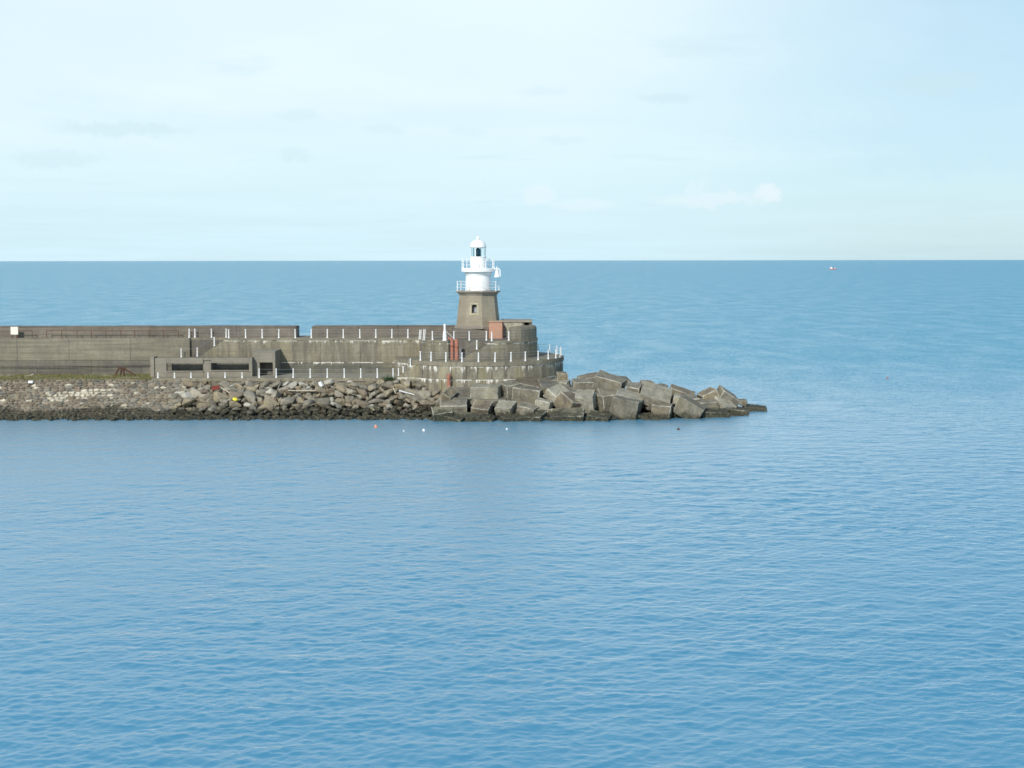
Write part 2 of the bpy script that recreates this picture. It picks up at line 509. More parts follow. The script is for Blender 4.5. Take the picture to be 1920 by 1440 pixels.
def link(name, me, parent=None, loc=None):
    o = bpy.data.objects.new(name, me)
    SC.objects.link(o)
    if parent:
        o.parent = parent
    if loc is not None:
        o.location = loc
    return o


def tag(o, label=None, cat=None, group=None, kind=None):
    for k, v in (('label', label), ('category', cat), ('group', group), ('kind', kind)):
        if v:
            o[k] = v
    return o


def thing(name, label, cat, group=None, loc=(0, 0, 0)):
    o = bpy.data.objects.new(name, None)
    o.empty_display_size = 0.3
    SC.objects.link(o)
    o.location = loc
    return tag(o, label, cat, group)


class MB:
    def __init__(s):
        s.v, s.f, s.mi = [], [], []

    def poly(s, vs, fs, mi=0):
        n = len(s.v)
        s.v += [tuple(x) for x in vs]
        s.f += [tuple(i + n for i in f) for f in fs]
        s.mi += [mi] * len(fs)

    def box(s, x0, x1, y0, y1, z0, z1, mi=0):
        s.poly([(x, y, z) for z in (z0, z1) for y in (y0, y1) for x in (x0, x1)],
               [(0, 2, 3, 1), (4, 5, 7, 6), (0, 1, 5, 4), (2, 6, 7, 3), (0, 4, 6, 2), (1, 3, 7, 5)], mi)

    def prism(s, pts, z0, z1, mi=0):
        n = len(pts)
        s.poly([(x, y, z0) for x, y in pts] + [(x, y, z1) for x, y in pts],
               [tuple(range(n))[::-1], tuple(range(n, 2 * n))] + [(i, (i + 1) % n, n + (i + 1) % n, n + i) for i in range(n)], mi)

    def lathe(s, prof, n=24, cx=0, cy=0, rot=0.0, mi=0, cap=True):
        vs, fs = [], []
        for r, z in prof:
            for k in range(n):
                a = rot + 2 * math.pi * k / n
                vs.append((cx + r * math.cos(a), cy + r * math.sin(a), z))
        for i in range(len(prof) - 1):
            for k in range(n):
                fs.append((i * n + k, i * n + (k + 1) % n, (i + 1) * n + (k + 1) % n, (i + 1) * n + k))
        if cap:
            fs.append(tuple(range(n))[::-1])
            fs.append(tuple((len(prof) - 1) * n + k for k in range(n)))
        s.poly(vs, fs, mi)

    def tube(s, pts, r, n=6, mi=0):
        pts = [Vector(p) for p in pts]
        vs, fs = [], []
        for i, p in enumerate(pts):
            d = (pts[min(i + 1, len(pts) - 1)] - pts[max(i - 1, 0)]).normalized()
            u = d.orthogonal().normalized() if abs(d.z) > 0.95 else d.cross(Vector((0, 0, 1))).normalized()
            w = d.cross(u)
            rr = r[i] if isinstance(r, (list, tuple)) else r
            for k in range(n):
                a = 2 * math.pi * k / n
                vs.append(p + (u * math.cos(a) + w * math.sin(a)) * rr)
        for i in range(len(pts) - 1):
            for k in range(n):
                fs.append((i * n + k, i * n + (k + 1) % n, (i + 1) * n + (k + 1) % n, (i + 1) * n + k))
        fs.append(tuple(range(n))[::-1])
        fs.append(tuple((len(pts) - 1) * n + k for k in range(n)))
        s.poly(vs, fs, mi)

    def sector(s, r0, r1, a0, a1, z0, z1, n=8, cx=None, cy=None, mi=0):
        """annular sector about the pier head axis; angle from the camera side, + to the right"""
        cx = XC if cx is None else cx
        cy = YC if cy is None else cy
        out = [(cx + r1 * math.sin(a0 + (a1 - a0) * i / n), cy - r1 * math.cos(a0 + (a1 - a0) * i / n)) for i in range(n + 1)]
        inn = [(cx + r0 * math.sin(a0 + (a1 - a0) * i / n), cy - r0 * math.cos(a0 + (a1 - a0) * i / n)) for i in range(n + 1)]
        for i in range(n):
            s.prism([out[i], out[i + 1], inn[i + 1], inn[i]], z0, z1, mi)

    def build(s, name, mat, parent=None, smooth=False, bevel=0.0, loc=None):
        mats = mat if isinstance(mat, (list, tuple)) else [mat]
        me = bpy.data.meshes.new(name)
        me.from_pydata(s.v, [], s.f)
        me.polygons.foreach_set('material_index', s.mi)
        bm = bmesh.new()
        bm.from_mesh(me)
        bmesh.ops.recalc_face_normals(bm, faces=bm.faces)
        if bevel:
            bmesh.ops.bevel(bm, geom=[e for e in bm.edges], offset=bevel, segments=1, affect='EDGES', profile=0.5)
        bm.to_mesh(me)
        bm.free()
        for m_ in mats:
            me.materials.append(m_)
        if smooth:
            me.polygons.foreach_set('use_smooth', [True] * len(me.polygons))
        o = link(name, me, parent)
        if loc is not None:
            o.location = loc
        return o


def X(px, Y):
    return at(px, 650, Y).x


# ------------------------------------------------------------------ sea
def sea_mesh():
    rng = np.random.RandomState(5)
    rows = [-300.0, 0.0, 20.0]
    y = 34.0
    while y < 420:
        rows.append(y)
        y += 0.095 + max(0, y - 54) * 0.0020 + max(0, y - 160) * 0.010
    for y in (450, 500, 600, 800, 1200, 2000, 4000, 8000, 16000, 42000):
        rows.append(float(y))
    rows = np.array(rows)
    us = np.concatenate([[-40, -6, -1.5, -.8], np.linspace(-.50, .50, 640), [.8, 1.5, 6, 40]])
    Yg, Ug = np.meshgrid(rows, us, indexing='ij')
    Xg = Ug * np.maximum(Yg, 34)
    dy = np.gradient(rows)[:, None]
    z = np.zeros_like(Xg)
    ox, oy = np.zeros_like(Xg), np.zeros_like(Xg)
    # wind patches
    pt = np.zeros_like(Xg)
    for _ in range(10):
        lam = rng.uniform(12, 80)
        th = rng.uniform(0, math.pi)
        pt += np.sin(2 * math.pi / lam * (Xg * math.cos(th) * .6 + Yg * math.sin(th)) + rng.uniform(0, 6.28))
    amp = 1.0 + 0.33 * pt / 2.2
    lee = np.clip((Yg - 110) / 40, 0, 1) * np.clip((34 - Xg) / 34, 0, 1) * (Yg < 176)
    amp *= 1 - .62 * lee
    n_ = 110
    lams = np.exp(np.linspace(math.log(.24), math.log(3.2), n_))
    for lam in lams:
        k = 2 * math.pi / lam
        th = R(90 + 12) + rng.normal(0, 1) * R(38)
        s_ = WAVE_SLOPE * math.sqrt(2.0 / n_) * (1.25 if lam < .95 else .55)
        a = s_ / k
        ph = rng.uniform(0, 6.28)
        wgt = np.clip((lam / dy - 1.9) / 2.0, 0, 1) * (np.abs(Yg) < 440)
        arg = k * (Xg * math.cos(th) + Yg * math.sin(th)) + ph
        z += wgt * a * np.sin(arg)
        ox += wgt * a * np.cos(arg) * math.cos(th) * .8
        oy += wgt * a * np.cos(arg) * math.sin(th) * .8
    co = np.stack([Xg + ox * amp, Yg + oy * amp, z * amp], -1).astype(np.float32).reshape(-1)
    nr, nc = Xg.shape
    i = np.arange(nr - 1)[:, None] * nc + np.arange(nc - 1)[None, :]
    q_ = np.stack([i, i + 1, i + nc + 1, i + nc], -1).reshape(-1).astype(np.int32)
    me = bpy.data.meshes.new('sea')
    me.vertices.add(nr * nc)
    me.vertices.foreach_set('co', co)
    nf = (nr - 1) * (nc - 1)
    me.loops.add(nf * 4)
    me.loops.foreach_set('vertex_index', q_)
    me.polygons.add(nf)
    me.polygons.foreach_set('loop_start', np.arange(nf, dtype=np.int32) * 4)
    me.polygons.foreach_set('use_smooth', np.ones(nf, dtype=bool))
    me.update(calc_edges=True)
    me.materials.append(M['water'])
    print('sea', nr, nc)
    return me


WAVE_SLOPE = 0.125
sea = link('sea', sea_mesh())
tag(sea, 'wide rippled blue sea around the breakwater', None, None, 'structure')

# ------------------------------------------------------------------ long sea wall
Y_W, Y_P = 172.0, 174.0
XL = at(-60, 650, 172).x
x353, x428, x790 = X(353, Y_W), X(428, Y_W), X(792, Y_W)
Z_PAR = at(700, 611.5, Y_P).z
Z_LAND = at(400, 669, 173).z
ZB = -1.5
wall = thing('sea_wall', 'long grey concrete sea wall with tall parapet running left from the lighthouse', 'wall', loc=(0, Y_W, 0))


def child(mbx, name, mat, parent, **kw):
    o = mbx.build(name, mat, parent, **kw)
    o.matrix_parent_inverse = Matrix.Translation(-Vector(parent.location))
    return o


mb = MB()
mb.box(XL, x353, 172.86, 178, ZB, Z_UP - .01)
mb.box(x353, x428, 173.3, 178, ZB, Z_UP - .01)
mb.box(x428, x790 + 2, 172.07, 178, ZB, Z_UP - .01)
child(mb, 'wall_core', M['wall'], wall)
mb = MB()
mb.box(XL, x790 + 2, 173.30, 174.2, Z_UP - .008, Z_UP)
mb.box(x428, x790 + 2, 172.12, 173.30, Z_UP - .008, Z_UP)
child(mb, 'walkway', M['deck'], wall)
# coping along walkway edge
x = x428 - 3.4
while x < x790:
    x2 = min(x + random.uniform(3.6, 4.4), x790)
    mb = MB()
    mb.box(max(x, x428) + .01, x2 - .01, 171.93, 172.5, Z_UP - .26, Z_UP + .01)
    if x2 > x428 + .3:
        child(mb, 'coping_stone', M['coping'], wall)
    x = x2
mb = MB()
mb.box(x353 + .01, x428 - .01, 173.24, 173.7, Z_UP - .26, Z_UP + .01)
child(mb, 'coping_stone', M['coping'], wall)


def panels(x0, x1, yf, th, rows, widths, mat, parent):
    """cast panels with recessed joints; rows = [(z0,z1,material)]"""
    for z0, z1, mt in rows:
        x = x0
        while x < x1 - .2:
            x2 = x + random.uniform(*widths)
            if x1 - x2 < widths[0] * .6:
                x2 = x1
            mbx = MB()
            d = random.uniform(0, .012)
            mbx.box(x + .018, x2 - .018, yf - d, yf + th, z0 + .015, z1 - .015)
            child(mbx, 'concrete_panel', mt, parent)
            x = x2


panels(x428, x790, 172.0, .068, [(Z_JM, Z_UP - .262, M['wall']), (Z_Q, Z_JM, M['lowwall'])], (4.2, 6.4), None, wall)
zA, zB = at(150, 675.5, 172.8).z, at(150, 687.5, 172.8).z
panels(XL, x353, 172.79, .068, [(zA, Z_UP - .02, M['oldwall'])], (5.0, 8.0), None, wall)
panels(XL, x353, 172.74, .118, [(zB, zA, M['oldlow']), (at(100, 711, 172.7).z, zB, M['oldlow'])], (6.0, 9.0), None, wall)
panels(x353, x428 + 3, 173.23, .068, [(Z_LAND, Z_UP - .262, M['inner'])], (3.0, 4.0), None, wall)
# parapet lengths: left of the gap, right of the gap
for xa, xb in ((XL, X(556, Y_P)), (X(585, Y_P), X(862, Y_P))):
    x = xa
    while x < xb - .1:
        x2 = min(x + random.uniform(4.5, 6.5), xb)
        if xb - x2 < 2:
            x2 = xb
        mb = MB()
        mb.box(x + .012, x2 - .012, Y_P + random.uniform(0, .02), 176.6, Z_UP - .005, Z_PAR - .09)
        child(mb, 'parapet', M['parapet'], wall)
        mb = MB()
        mb.box(x + .012, x2 - .012, Y_P - .05, 176.65, Z_PAR - .088, Z_PAR + random.uniform(-.015, .015))
        child(mb, 'parapet_coping', M['parapet'], wall, bevel=.03)
        x = x2

# left stair (steps are blocks rising to the right)


def straight_stair(name, label, xa, xb, y0, y1, za, zb, n, mat):
    t_ = thing(name, label, 'stairs', 'stone stairs of the breakwater', (xa, y0, za))
    for i in range(n):
        xs = xa + (xb - xa) * i / n
        xe = xa + (xb - xa) * (i + 1) / n
        mb_ = MB()
        mb_.box(xs + .004, xe - .004, y0, y1, ZB if name == 'x' else za - .3, za + (zb - za) * (i + 1) / n)
        o = mb_.build('step', mat, t_)
        o.matrix_parent_inverse = Matrix.Translation((-xa, -y0, -za))
    return t_


straight_stair('stairs', 'concrete stairs climbing right to the walkway, behind the two-window screen wall', X(374, Y_W), x428, 172.0, 173.22, Z_LAND, Z_UP, 13, M['wall'])
mb = MB()
mb.box(X(326, 170), X(478, 170), 168.7, 173.22, Z_Q - .02, Z_LAND)
land = mb.build('stair_landing', M['inner'], None)
tag(land, 'flat concrete landing block at the foot of the stairs behind the screen wall', 'platform')

# ------------------------------------------------------------------ quay
XQ0, XQ1 = X(283, 165), X(775, 165)
quay = MB()
quay.box(XQ0, XQ1, 165.35, 172.05, -1.5, Z_Q - .004)
q = quay.build('quay', M['deck'])
tag(q, 'narrow concrete quay running along the foot of the sea wall', None, None, 'structure')
x = XQ0
while x < XQ1 - .1:
    x2 = min(x + random.uniform(3.2, 4.2), XQ1)
    mb = MB()
    mb.box(x + .012, x2 - .012, 164.95, 165.9, Z_Q - .42, Z_Q + .01)
    mb.build('coping_stone', M['coping'], q)
    mb = MB()
    mb.box(x + .02, x2 - .02, 165.08, 165.36, -1.0, Z_Q - .435)
    mb.build('concrete_panel', M['drum'], q)
    x = x2
# lower stair up to the round terrace
straight_stair('stairs', 'weathered stone stairs rising from the quay to the lower round terrace', X(744, 164.7), X(789, 164.7), 164.6, 166.1, Z_Q, Z_LD, 10, M['drum'])
mb = MB()
mb.box(X(762, 166), X(800, 166), 166.12, 172.0, Z_Q, Z_LD - .01)
o = mb.build('terrace_shoulder', M['lowwall'])
tag(o, 'concrete shoulder wall behind the lower stairs where the round terrace meets the quay', 'wall')
mb = MB()
mb.box(X(745, 164.8), X(800, 164.8), 164.64, 166.1, -1.2, Z_Q - .01)
o = mb.build('stair_footing', M['drum'])
tag(o, 'stained concrete footing under the stairs between quay and round terrace', 'wall')

# ------------------------------------------------------------------ lower round terrace
A = R
ter = thing('round_terrace', 'lower round concrete terrace streaked with lime at the pier head', 'terrace', loc=(XC, YC, 0))
mb = MB()
mb.lathe([(10.28, -1.5), (10.28, Z_LD - .52)], 96, XC, YC)
mb.lathe([(10.05, Z_LD - .6), (10.05, Z_LD - .004)], 96, XC, YC)
child(mb, 'drum', M['drum'], ter)
a = A(-52)
while a < A(150):
    a2 = a + A(random.uniform(9, 13))
    mb = MB()
    mb.sector(9.6, 10.46, a + .0012, a2 - .0012, Z_LD - .5, Z_LD + .01, 5)
    child(mb, 'coping_stone', M['coping'], ter)
    a = a2
for z0, z1 in ((Z_JD, Z_LD - .51), (0.5, Z_JD)):
    a = A(-50)
    while a < A(150):
        a2 = a + A(random.uniform(7, 14))
        mb = MB()
        d = random.uniform(0, .02)
        mb.sector(10.2, 10.36 + d, a + .0022, a2 - .0022, z0 + .02, z1 - .02, 5)
        child(mb, 'concrete_panel', M['drum'], ter)
        a = a2

# ------------------------------------------------------------------ upper round terrace
RU, RI = 7.2, 5.75


def ang(px, r):
    s = (px - 897) / F * (YC - r * .85) / r
    return math.asin(max(-1, min(1, s)))


a1, a2_, a3 = ang(843, RU), ang(866, RU), ang(930, RU)
up = thing('upper_terrace', 'upper round concrete terrace carrying the lighthouse', 'terrace', loc=(XC, YC, Z_LD))
mb = MB()
mb.lathe([(RI, Z_LD - .1), (RI, Z_UP - .004)], 72, XC, YC)
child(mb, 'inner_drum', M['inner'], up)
mb = MB()
mb.sector(5.3, RI + .03, a1 - .05, a3 + .02, Z_UP - .003, Z_UP + .012, 12)
child(mb, 'coping_stone', M['coping'], up)
mb = MB()
mb.sector(RI - .2, RU - .07, a3, A(180), Z_LD - .1, Z_UP - .006, 40)
child(mb, 'drum', M['upper'], up)
mb = MB()
mb.sector(RI - .2, RU - .07, A(-100), a1, Z_LD - .1, Z_UP - .006, 20)
child(mb, 'drum', M['upper'], up)
for lo, hi in ((A(-82), a1), (a3, A(140))):
    a = lo
    while a < hi - .02:
        a2 = min(a + A(random.uniform(11, 16)), hi)
        if hi - a2 < A(5):
            a2 = hi
        mb = MB()
        mb.sector(6.6, RU + .07, a + .002, a2 - .002, Z_UP - .26, Z_UP + .008, 4)
        child(mb, 'coping_stone', M['coping'], up)
        mb = MB()
        mb.sector(RU - .12, RU + random.uniform(0, .015), a + .003, a2 - .003, Z_LD + .015, Z_UP - .275, 4)
        child(mb, 'concrete_panel', M['upper'], up)
        a = a2
st = thing('stairs', 'curved stairs cut into the upper round terrace right of the red pipes', 'stairs', 'stone stairs of the breakwater', (XC, YC, Z_LD))
n = 14
for i in range(n):
    s0 = a2_ + (a3 - a2_) * i / n
    s1 = a2_ + (a3 - a2_) * (i + 1) / n
    mb = MB()
    mb.sector(RI + .01, RU - .02, s0 + .0005, s1 - .0005, Z_LD - .05, Z_LD + (Z_UP - Z_LD) * (i + 1) / n, 1)
    child(mb, 'step', M['upper'], st)
# curved bastion wall at the right end
bas = thing('curved_parapet', 'thick rounded concrete parapet at the right end of the upper terrace', 'wall', loc=(XC, YC, Z_UP))
zt = at(990, 613.5, 167).z
ga0 = ang(977, 6.9)
mb = MB()
na = 26
prof = [(5.1, Z_UP), (7.12, Z_UP), (7.12, zt - .28), (7.02, zt - .08), (6.75, zt), (5.35, zt), (5.1, zt - .15)]
vs, fs = [], []
for i in range(na + 1):
    aa = ga0 + (A(150) - ga0) * i / na
    for r, z in prof:
        vs.append((XC + r * math.sin(aa), YC - r * math.cos(aa), z))
k = len(prof)
for i in range(na):
    for j in range(k):
        fs.append((i * k + j, i * k + (j + 1) % k, (i + 1) * k + (j + 1) % k, (i + 1) * k + j))
fs.append(tuple(range(k)))
fs.append(tuple(na * k + j for j in range(k)))
mb.poly(vs, fs)
child(mb, 'parapet_wall', M['upper'], bas)

# ------------------------------------------------------------------ screen wall (two long openings)
YB = 167.0
zt = at(370, 671, YB).z
scr = thing('screen_wall', 'low concrete screen wall with two long dark window openings, standing on the quay', 'shelter', loc=(X(375, YB), YB, Z_Q))


def pb(name, x0, x1, y0, y1, ya, yb, mat=M['bunker'], parent=scr, bevel=0.0, yref=YB):
    """box given by photo columns x0..x1, rows y0(top)..y1(bottom) on its front plane ya, back plane yb"""
    mbx = MB()
    z1 = at((x0 + x1) / 2, y0, ya).z
    z0 = Z_Q - .02 if y1 is None else at((x0 + x1) / 2, y1, ya).z
    mbx.box(X(x0, ya), X(x1, ya), ya, yb, z0, z1)
    return child(mbx, name, mat, parent, bevel=bevel)


pb('pillar', 281, 288, 669.5, None, 166.85, 168.6)
pb('pillar', 288.2, 311, 671.5, None, 167.05, 167.6)
pb('lintel', 311, 380, 671, 681, 166.9, 167.45)
pb('lintel', 395, 466, 671, 680.5, 166.95, 167.45)
pb('pillar', 380.2, 394.8, 672, None, 167.1, 167.9)
pb('lintel_block', 380.2, 394.8, 671.2, 675, 166.97, 167.095)
pb('pillar', 466.2, 472, 670.5, None, 166.9, 168.0)
pb('sill_wall', 311.2, 380, 696.3, None, 167.05, 167.5)
pb('sill_wall', 395, 466, 695, None, 167.05, 167.5)
pb('sill', 311, 381, 695.6, 697.2, 166.95, 167.55)
pb('sill', 394.6, 466, 694.3, 696, 166.95, 167.55)
# entrance block beside it
ent = thing('entrance_block', 'square concrete entrance block with a dark doorway beside the screen wall', 'shelter', loc=(X(494, 168), 168, Z_Q))
pb('wall', 474.5, 486, 659.5, None, 168.0, 172.0, parent=ent)
pb('wall', 511, 515.5, 659.5, None, 168.0, 172.0, parent=ent)
pb('lintel', 486.1, 510.9, 659.5, 679.5, 168.02, 168.6, parent=ent)
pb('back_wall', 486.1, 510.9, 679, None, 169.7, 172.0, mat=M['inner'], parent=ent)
pb('roof', 474, 516, 658.3, 659.6, 167.95, 172.0, parent=ent)

# ------------------------------------------------------------------ brick hut, stone magazine, plinth
hut = thing('brick_hut', 'small square orange-red brick hut at the foot of the lighthouse', 'hut', loc=(X(930, 171), 171, Z_UP))
mb = MB()
zt = at(930, 604, 170.6).z
mb.box(X(917, 170.6), X(941.5, 170.6), 170.6, 173.0, Z_UP - .01, zt)
child(mb, 'brick_wall', M['brick'], hut)
mb = MB()
mb.box(X(916.4, 170.6), X(942, 170.6), 170.5, 173.05, zt + .001, zt + .1)
child(mb, 'roof_slab', M['brick'], hut)
mb = MB()
mb.box(X(941.3, 171), X(942.8, 171), 170.7, 171.9, Z_UP, zt - .3)
child(mb, 'door', M['redlead'], hut)

mag = thing('stone_building', 'low rubble stone building with slab roof and a small dark slot window', 'building', loc=(X(968, 172), 172, Z_UP))
zr = at(960, 601, 172).z
zr0 = at(960, 604.5, 172).z
mb = MB()
mb.box(X(936, 172), X(980, 172), 172.0, 176.5, Z_UP - .01, zr0)
child(mb, 'wall', M['rubblewall'], mag)
mb = MB()
mb.box(X(980, 172) + .003, X(982.8, 172), 172.15, 176.5, Z_UP - .01, zr0)
child(mb, 'wall', M['stone_trim'], mag)
mb = MB()
mb.box(X(992, 172), X(997.5, 172), 172.3, 176.5, Z_UP - .01, zr0)
child(mb, 'wall', M['stone_trim'], mag)
mb = MB()
mb.box(X(982.9, 172), X(991.9, 172), 172.3, 176.5, Z_UP - .01, at(985, 612.5, 172.3).z)
child(mb, 'wall', M['stone_trim'], mag)
mb = MB()
mb.box(X(982.9, 172), X(991.9, 172), 174.2, 176.5, at(985, 613, 172.3).z, zr0)
child(mb, 'inner_wall', M['dark'], mag)  # near-black colour stands in for the shade inside the slot
mb = MB()
mb.box(X(939, 172), X(998, 172), 171.88, 176.6, zr0 + .002, zr)
child(mb, 'roof_slab', M['stone_trim'], mag, bevel=.03)

Z_L0 = at(890, 616.5, 171.4).z
pl = MB()
pl.prism([(X(846, 171.3), 173.2), (X(852, 171.3), 171.35), (X(916, 171.3), 171.35), (X(945, 171.3), 173.2), (X(945, 171.3), 177), (X(846, 171.3), 177)], Z_UP - .008, Z_L0)
o = pl.build('lighthouse_plinth', M['parapet'])
tag(o, 'broad dark concrete plinth directly under the lighthouse tower', 'plinth')

# ------------------------------------------------------------------ lighthouse
LX, LY = X(897, 174), 174.0
lh = thing('lighthouse', 'octagonal stone lighthouse with white drum, galleries, lantern and dome', 'lighthouse', loc=(LX, LY, Z_L0))
ROT8 = R(-90 - 11 + 22.5)
c8 = 1 / math.cos(math.pi / 8)
zc0 = at(897, 552.5, 172).z
zc1 = at(897, 545.5, 172).z


def lchild(mbx, name, mat, **kw):
    return child(mbx, name, mat, lh, **kw)


def w2r(px):
    return px / 2 / F * 174


mb = MB()
mb.lathe([(w2r(84) * c8, Z_L0), (w2r(84) * c8, Z_L0 + .28), (w2r(79) * c8, Z_L0 + .42)], 8, LX, LY, ROT8)
lchild(mb, 'base_course', M['stone_trim'])
# tapering tower in masonry courses, window cut through the front face
rb, rt = w2r(76.5), w2r(65)
zb = Z_L0 + .42
ncr = 9
wz0, wz1 = at(890.5, 587, 171.8).z, at(890.5, 571, 171.8).z
ww = 0.62


def rad(z):
    return rb + (rt - rb) * (z - zb) / (zc0 - zb)


fdir = Vector((math.cos(R(-101)), math.sin(R(-101)), 0))
sdirv = Vector((-fdir.y, fdir.x, 0))
if sdirv.x < 0:
    sdirv = -sdirv
mb = MB()
# seven solid faces + front face with an opening
cor = lambda k, z: Vector((LX + rad(z) * c8 * math.cos(ROT8 + k * math.pi / 4), LY + rad(z) * c8 * math.sin(ROT8 + k * math.pi / 4), z))
front = None
for k in range(8):
    mid = (cor(k, zb) + cor(k + 1, zb)) / 2 - Vector((LX, LY, zb))
    if mid.normalized().dot(fdir) > .99:
        front = k
        continue
    mb.poly([cor(k, zb), cor(k + 1, zb), cor(k + 1, zc0), cor(k, zc0)], [(0, 1, 2, 3)])


def fp(u, z, depth=0.0):
    return Vector((LX, LY, z)) + fdir * (rad(z) - depth) + sdirv * u


arch = [(-ww / 2, wz0), (ww / 2, wz0), (ww / 2, wz1 - .14), (ww * .36, wz1 - .05), (0, wz1), (-ww * .36, wz1 - .05), (-ww / 2, wz1 - .14)]
hb, ht = rad(zb) * math.tan(math.pi / 8), rad(zc0) * math.tan(math.pi / 8)
O = [fp(-hb, zb), fp(hb, zb), fp(ht, zc0), fp(-ht, zc0)]
I = [fp(u, z) for u, z in arch]
mb.poly(O + I, [(0, 1, 5, 4), (1, 2, 6, 5), (2, 8, 7, 6), (2, 3, 8), (3, 10, 9, 8), (3, 0, 4, 10)])
D = [fp(u, z, .38) for u, z in arch]
k = len(arch)
mb.poly(I + D, [(i, (i + 1) % k, k + (i + 1) % k, k + i) for i in range(k)])
lchild(mb, 'tower', M['stone'])
mb = MB()
mb.poly(D, [tuple(range(k))])
wn = lchild(mb, 'window', M['dark'])
mb = MB()
mb.poly([fp(-ww * .15, wz0 + .05, .36), fp(ww * .45, wz0 + .05, .36), fp(ww * .45, wz0 + .62, .36), fp(-ww * .02, wz0 + .70, .36)], [(0, 1, 2, 3)])
p_ = mb.build('pane', M['glassy'], wn)
p_.matrix_parent_inverse = Matrix.Identity(4)
# dressed surround: jambs, sill, head
for nm_, u0, u1, z0_, z1_ in (('jamb', -ww / 2 - .24, -ww / 2 - .004, wz0, wz1 - .1), ('jamb', ww / 2 + .004, ww / 2 + .24, wz0, wz1 - .1), ('sill', -ww / 2 - .28, ww / 2 + .28, wz0 - .22, wz0 - .004), ('window_head', -ww / 2 - .24, ww / 2 + .24, wz1 + .004, wz1 + .2)):
    mb = MB()
    mb.poly([fp(u, z, d) for d in (-.035, .05) for u, z in ((u0, z0_), (u1, z0_), (u1, z1_), (u0, z1_))],
            [(0, 1, 2, 3), (4, 7, 6, 5), (0, 4, 5, 1), (1, 5, 6, 2), (2, 6, 7, 3), (3, 7, 4, 0)])
    lchild(mb, nm_, M['sill'])
# recessed course lines: thin projecting bands on tower faces
for i in range(1, ncr):
    z = zb + (zc0 - zb) * i / ncr
    if wz0 - .3 < z < wz1 + .3:
        continue
    mb = MB()
    mb.lathe([((rad(z) + .012) * c8, z - .012), ((rad(z) + .012) * c8, z + .012)], 8, LX, LY, ROT8)
    lchild(mb, 'masonry_course', M['stone_trim'])
rc = w2r(78.5)
mb = MB()
hcor = zc1 - zc0
mb.lathe([((rt + .06) * c8, zc0 - .12), ((rt + .06) * c8, zc0), ((rt + .16) * c8, zc0 + .02), ((rt + .20) * c8, zc0 + hcor * .38), ((rc - .16) * c8, zc0 + hcor * .52), ((rc - .05) * c8, zc0 + hcor * .62), (rc * c8, zc0 + hcor * .64), (rc * c8, zc1)], 8, LX, LY, ROT8)
lchild(mb, 'cornice', M['stone_trim'])
zg0, zg1 = at(897, 509.5, 172.5).z, at(897, 503, 172.0).z
rd = w2r(47)
mb = MB()
mb.lathe([(rd + .03, zc1 + .001), (rd + .03, zc1 + .16), (rd, zc1 + .18), (rd, zg0 - .55), (rd + .06, zg0 - .42), (rd + .10, zg0 - .12), (rd + .32, zg0 + .002)], 40, LX, LY)
lchild(mb, 'white_drum', M['white'], smooth=False)
rg = w2r(63)
mb = MB()
mb.lathe([(rg, zg0), (rg, zg1 - .04), (rg - .04, zg1)], 40, LX, LY)
lchild(mb, 'gallery_floor', M['white'])
zw = at(897, 481, 174).z
rw = w2r(30.5)
mb = MB()
mb.lathe([(rw, zg1 + .002), (rw, zw - .12), (rw + .05, zw - .1), (rw + .05, zw - .03), (rw - .05, zw)], 32, LX, LY)
lchild(mb, 'watch_room', M['white'])
zl = at(897, 464.5, 174).z
rl = w2r(27)
NP = 6
ar0 = R(-90 - 33 + 14)
for i in range(NP):
    a0, a1x = ar0 + 2 * math.pi * i / NP, ar0 + 2 * math.pi * (i + 1) / NP
    p0 = (LX + rl * math.cos(a0), LY + rl * math.sin(a0))
    mb = MB()
    mb.tube([(p0[0], p0[1], zw + .001), (p0[0], p0[1], zl - .001)], .05, 6)
    lchild(mb, 'glazing_bar', M['white'])
    # curved pane
    vs = []
    for j in range(5):
        aa = a0 + .06 + (a1x - a0 - .12) * j / 4
        for rr in (rl - .012, rl + .012):
            for z in (zw + .005, zl - .005):
                vs.append((LX + rr * math.cos(aa), LY + rr * math.sin(aa), z))
    fs = []
    for j in range(4):
        q0, q1 = j * 4, j * 4 + 4
        fs += [(q0, q0 + 1, q1 + 1, q1), (q0 + 2, q1 + 2, q1 + 3, q0 + 3), (q0 + 1, q0 + 3, q1 + 3, q1 + 1), (q0, q1, q1 + 2, q0 + 2)]
    fs += [(0, 2, 3, 1), (16, 17, 19, 18)]
    mb = MB()
    mb.poly(vs, fs)
    lchild(mb, 'lantern_pane', M['glass'])
mb = MB()
mb.lathe([(.20, zw + .003), (.34, zw + .12), (.36, zw + .45), (.36, zl - .28), (.22, zl - .14), (.12, zl - .02)], 20, LX, LY)
lchild(mb, 'lamp', M['lampdark'])
zd = at(897, 449.5, 174).z
rdm = w2r(31)
mb = MB()
pf = [(rdm - .12, zl), (rdm, zl + .03), (rdm, zl + .10)]
for i in range(1, 9):
    tt = i / 8 * math.pi / 2
    pf.append(((rdm - .06) * math.cos(tt) + .14 * (i / 8), zl + .12 + (zd - zl - .12) * math.sin(tt)))
mb.lathe(pf, 32, LX, LY)
lchild(mb, 'dome', M['white'], smooth=True)
zf = at(897, 443, 174).z
mb = MB()
mb.lathe([(.15, zd - .06), (.15, zd + .05), (.22, zd + .09), (.24, zd + .2), (.18, zf - .08), (.05, zf)], 16, LX, LY)
lchild(mb, 'finial', M['white'], smooth=True)


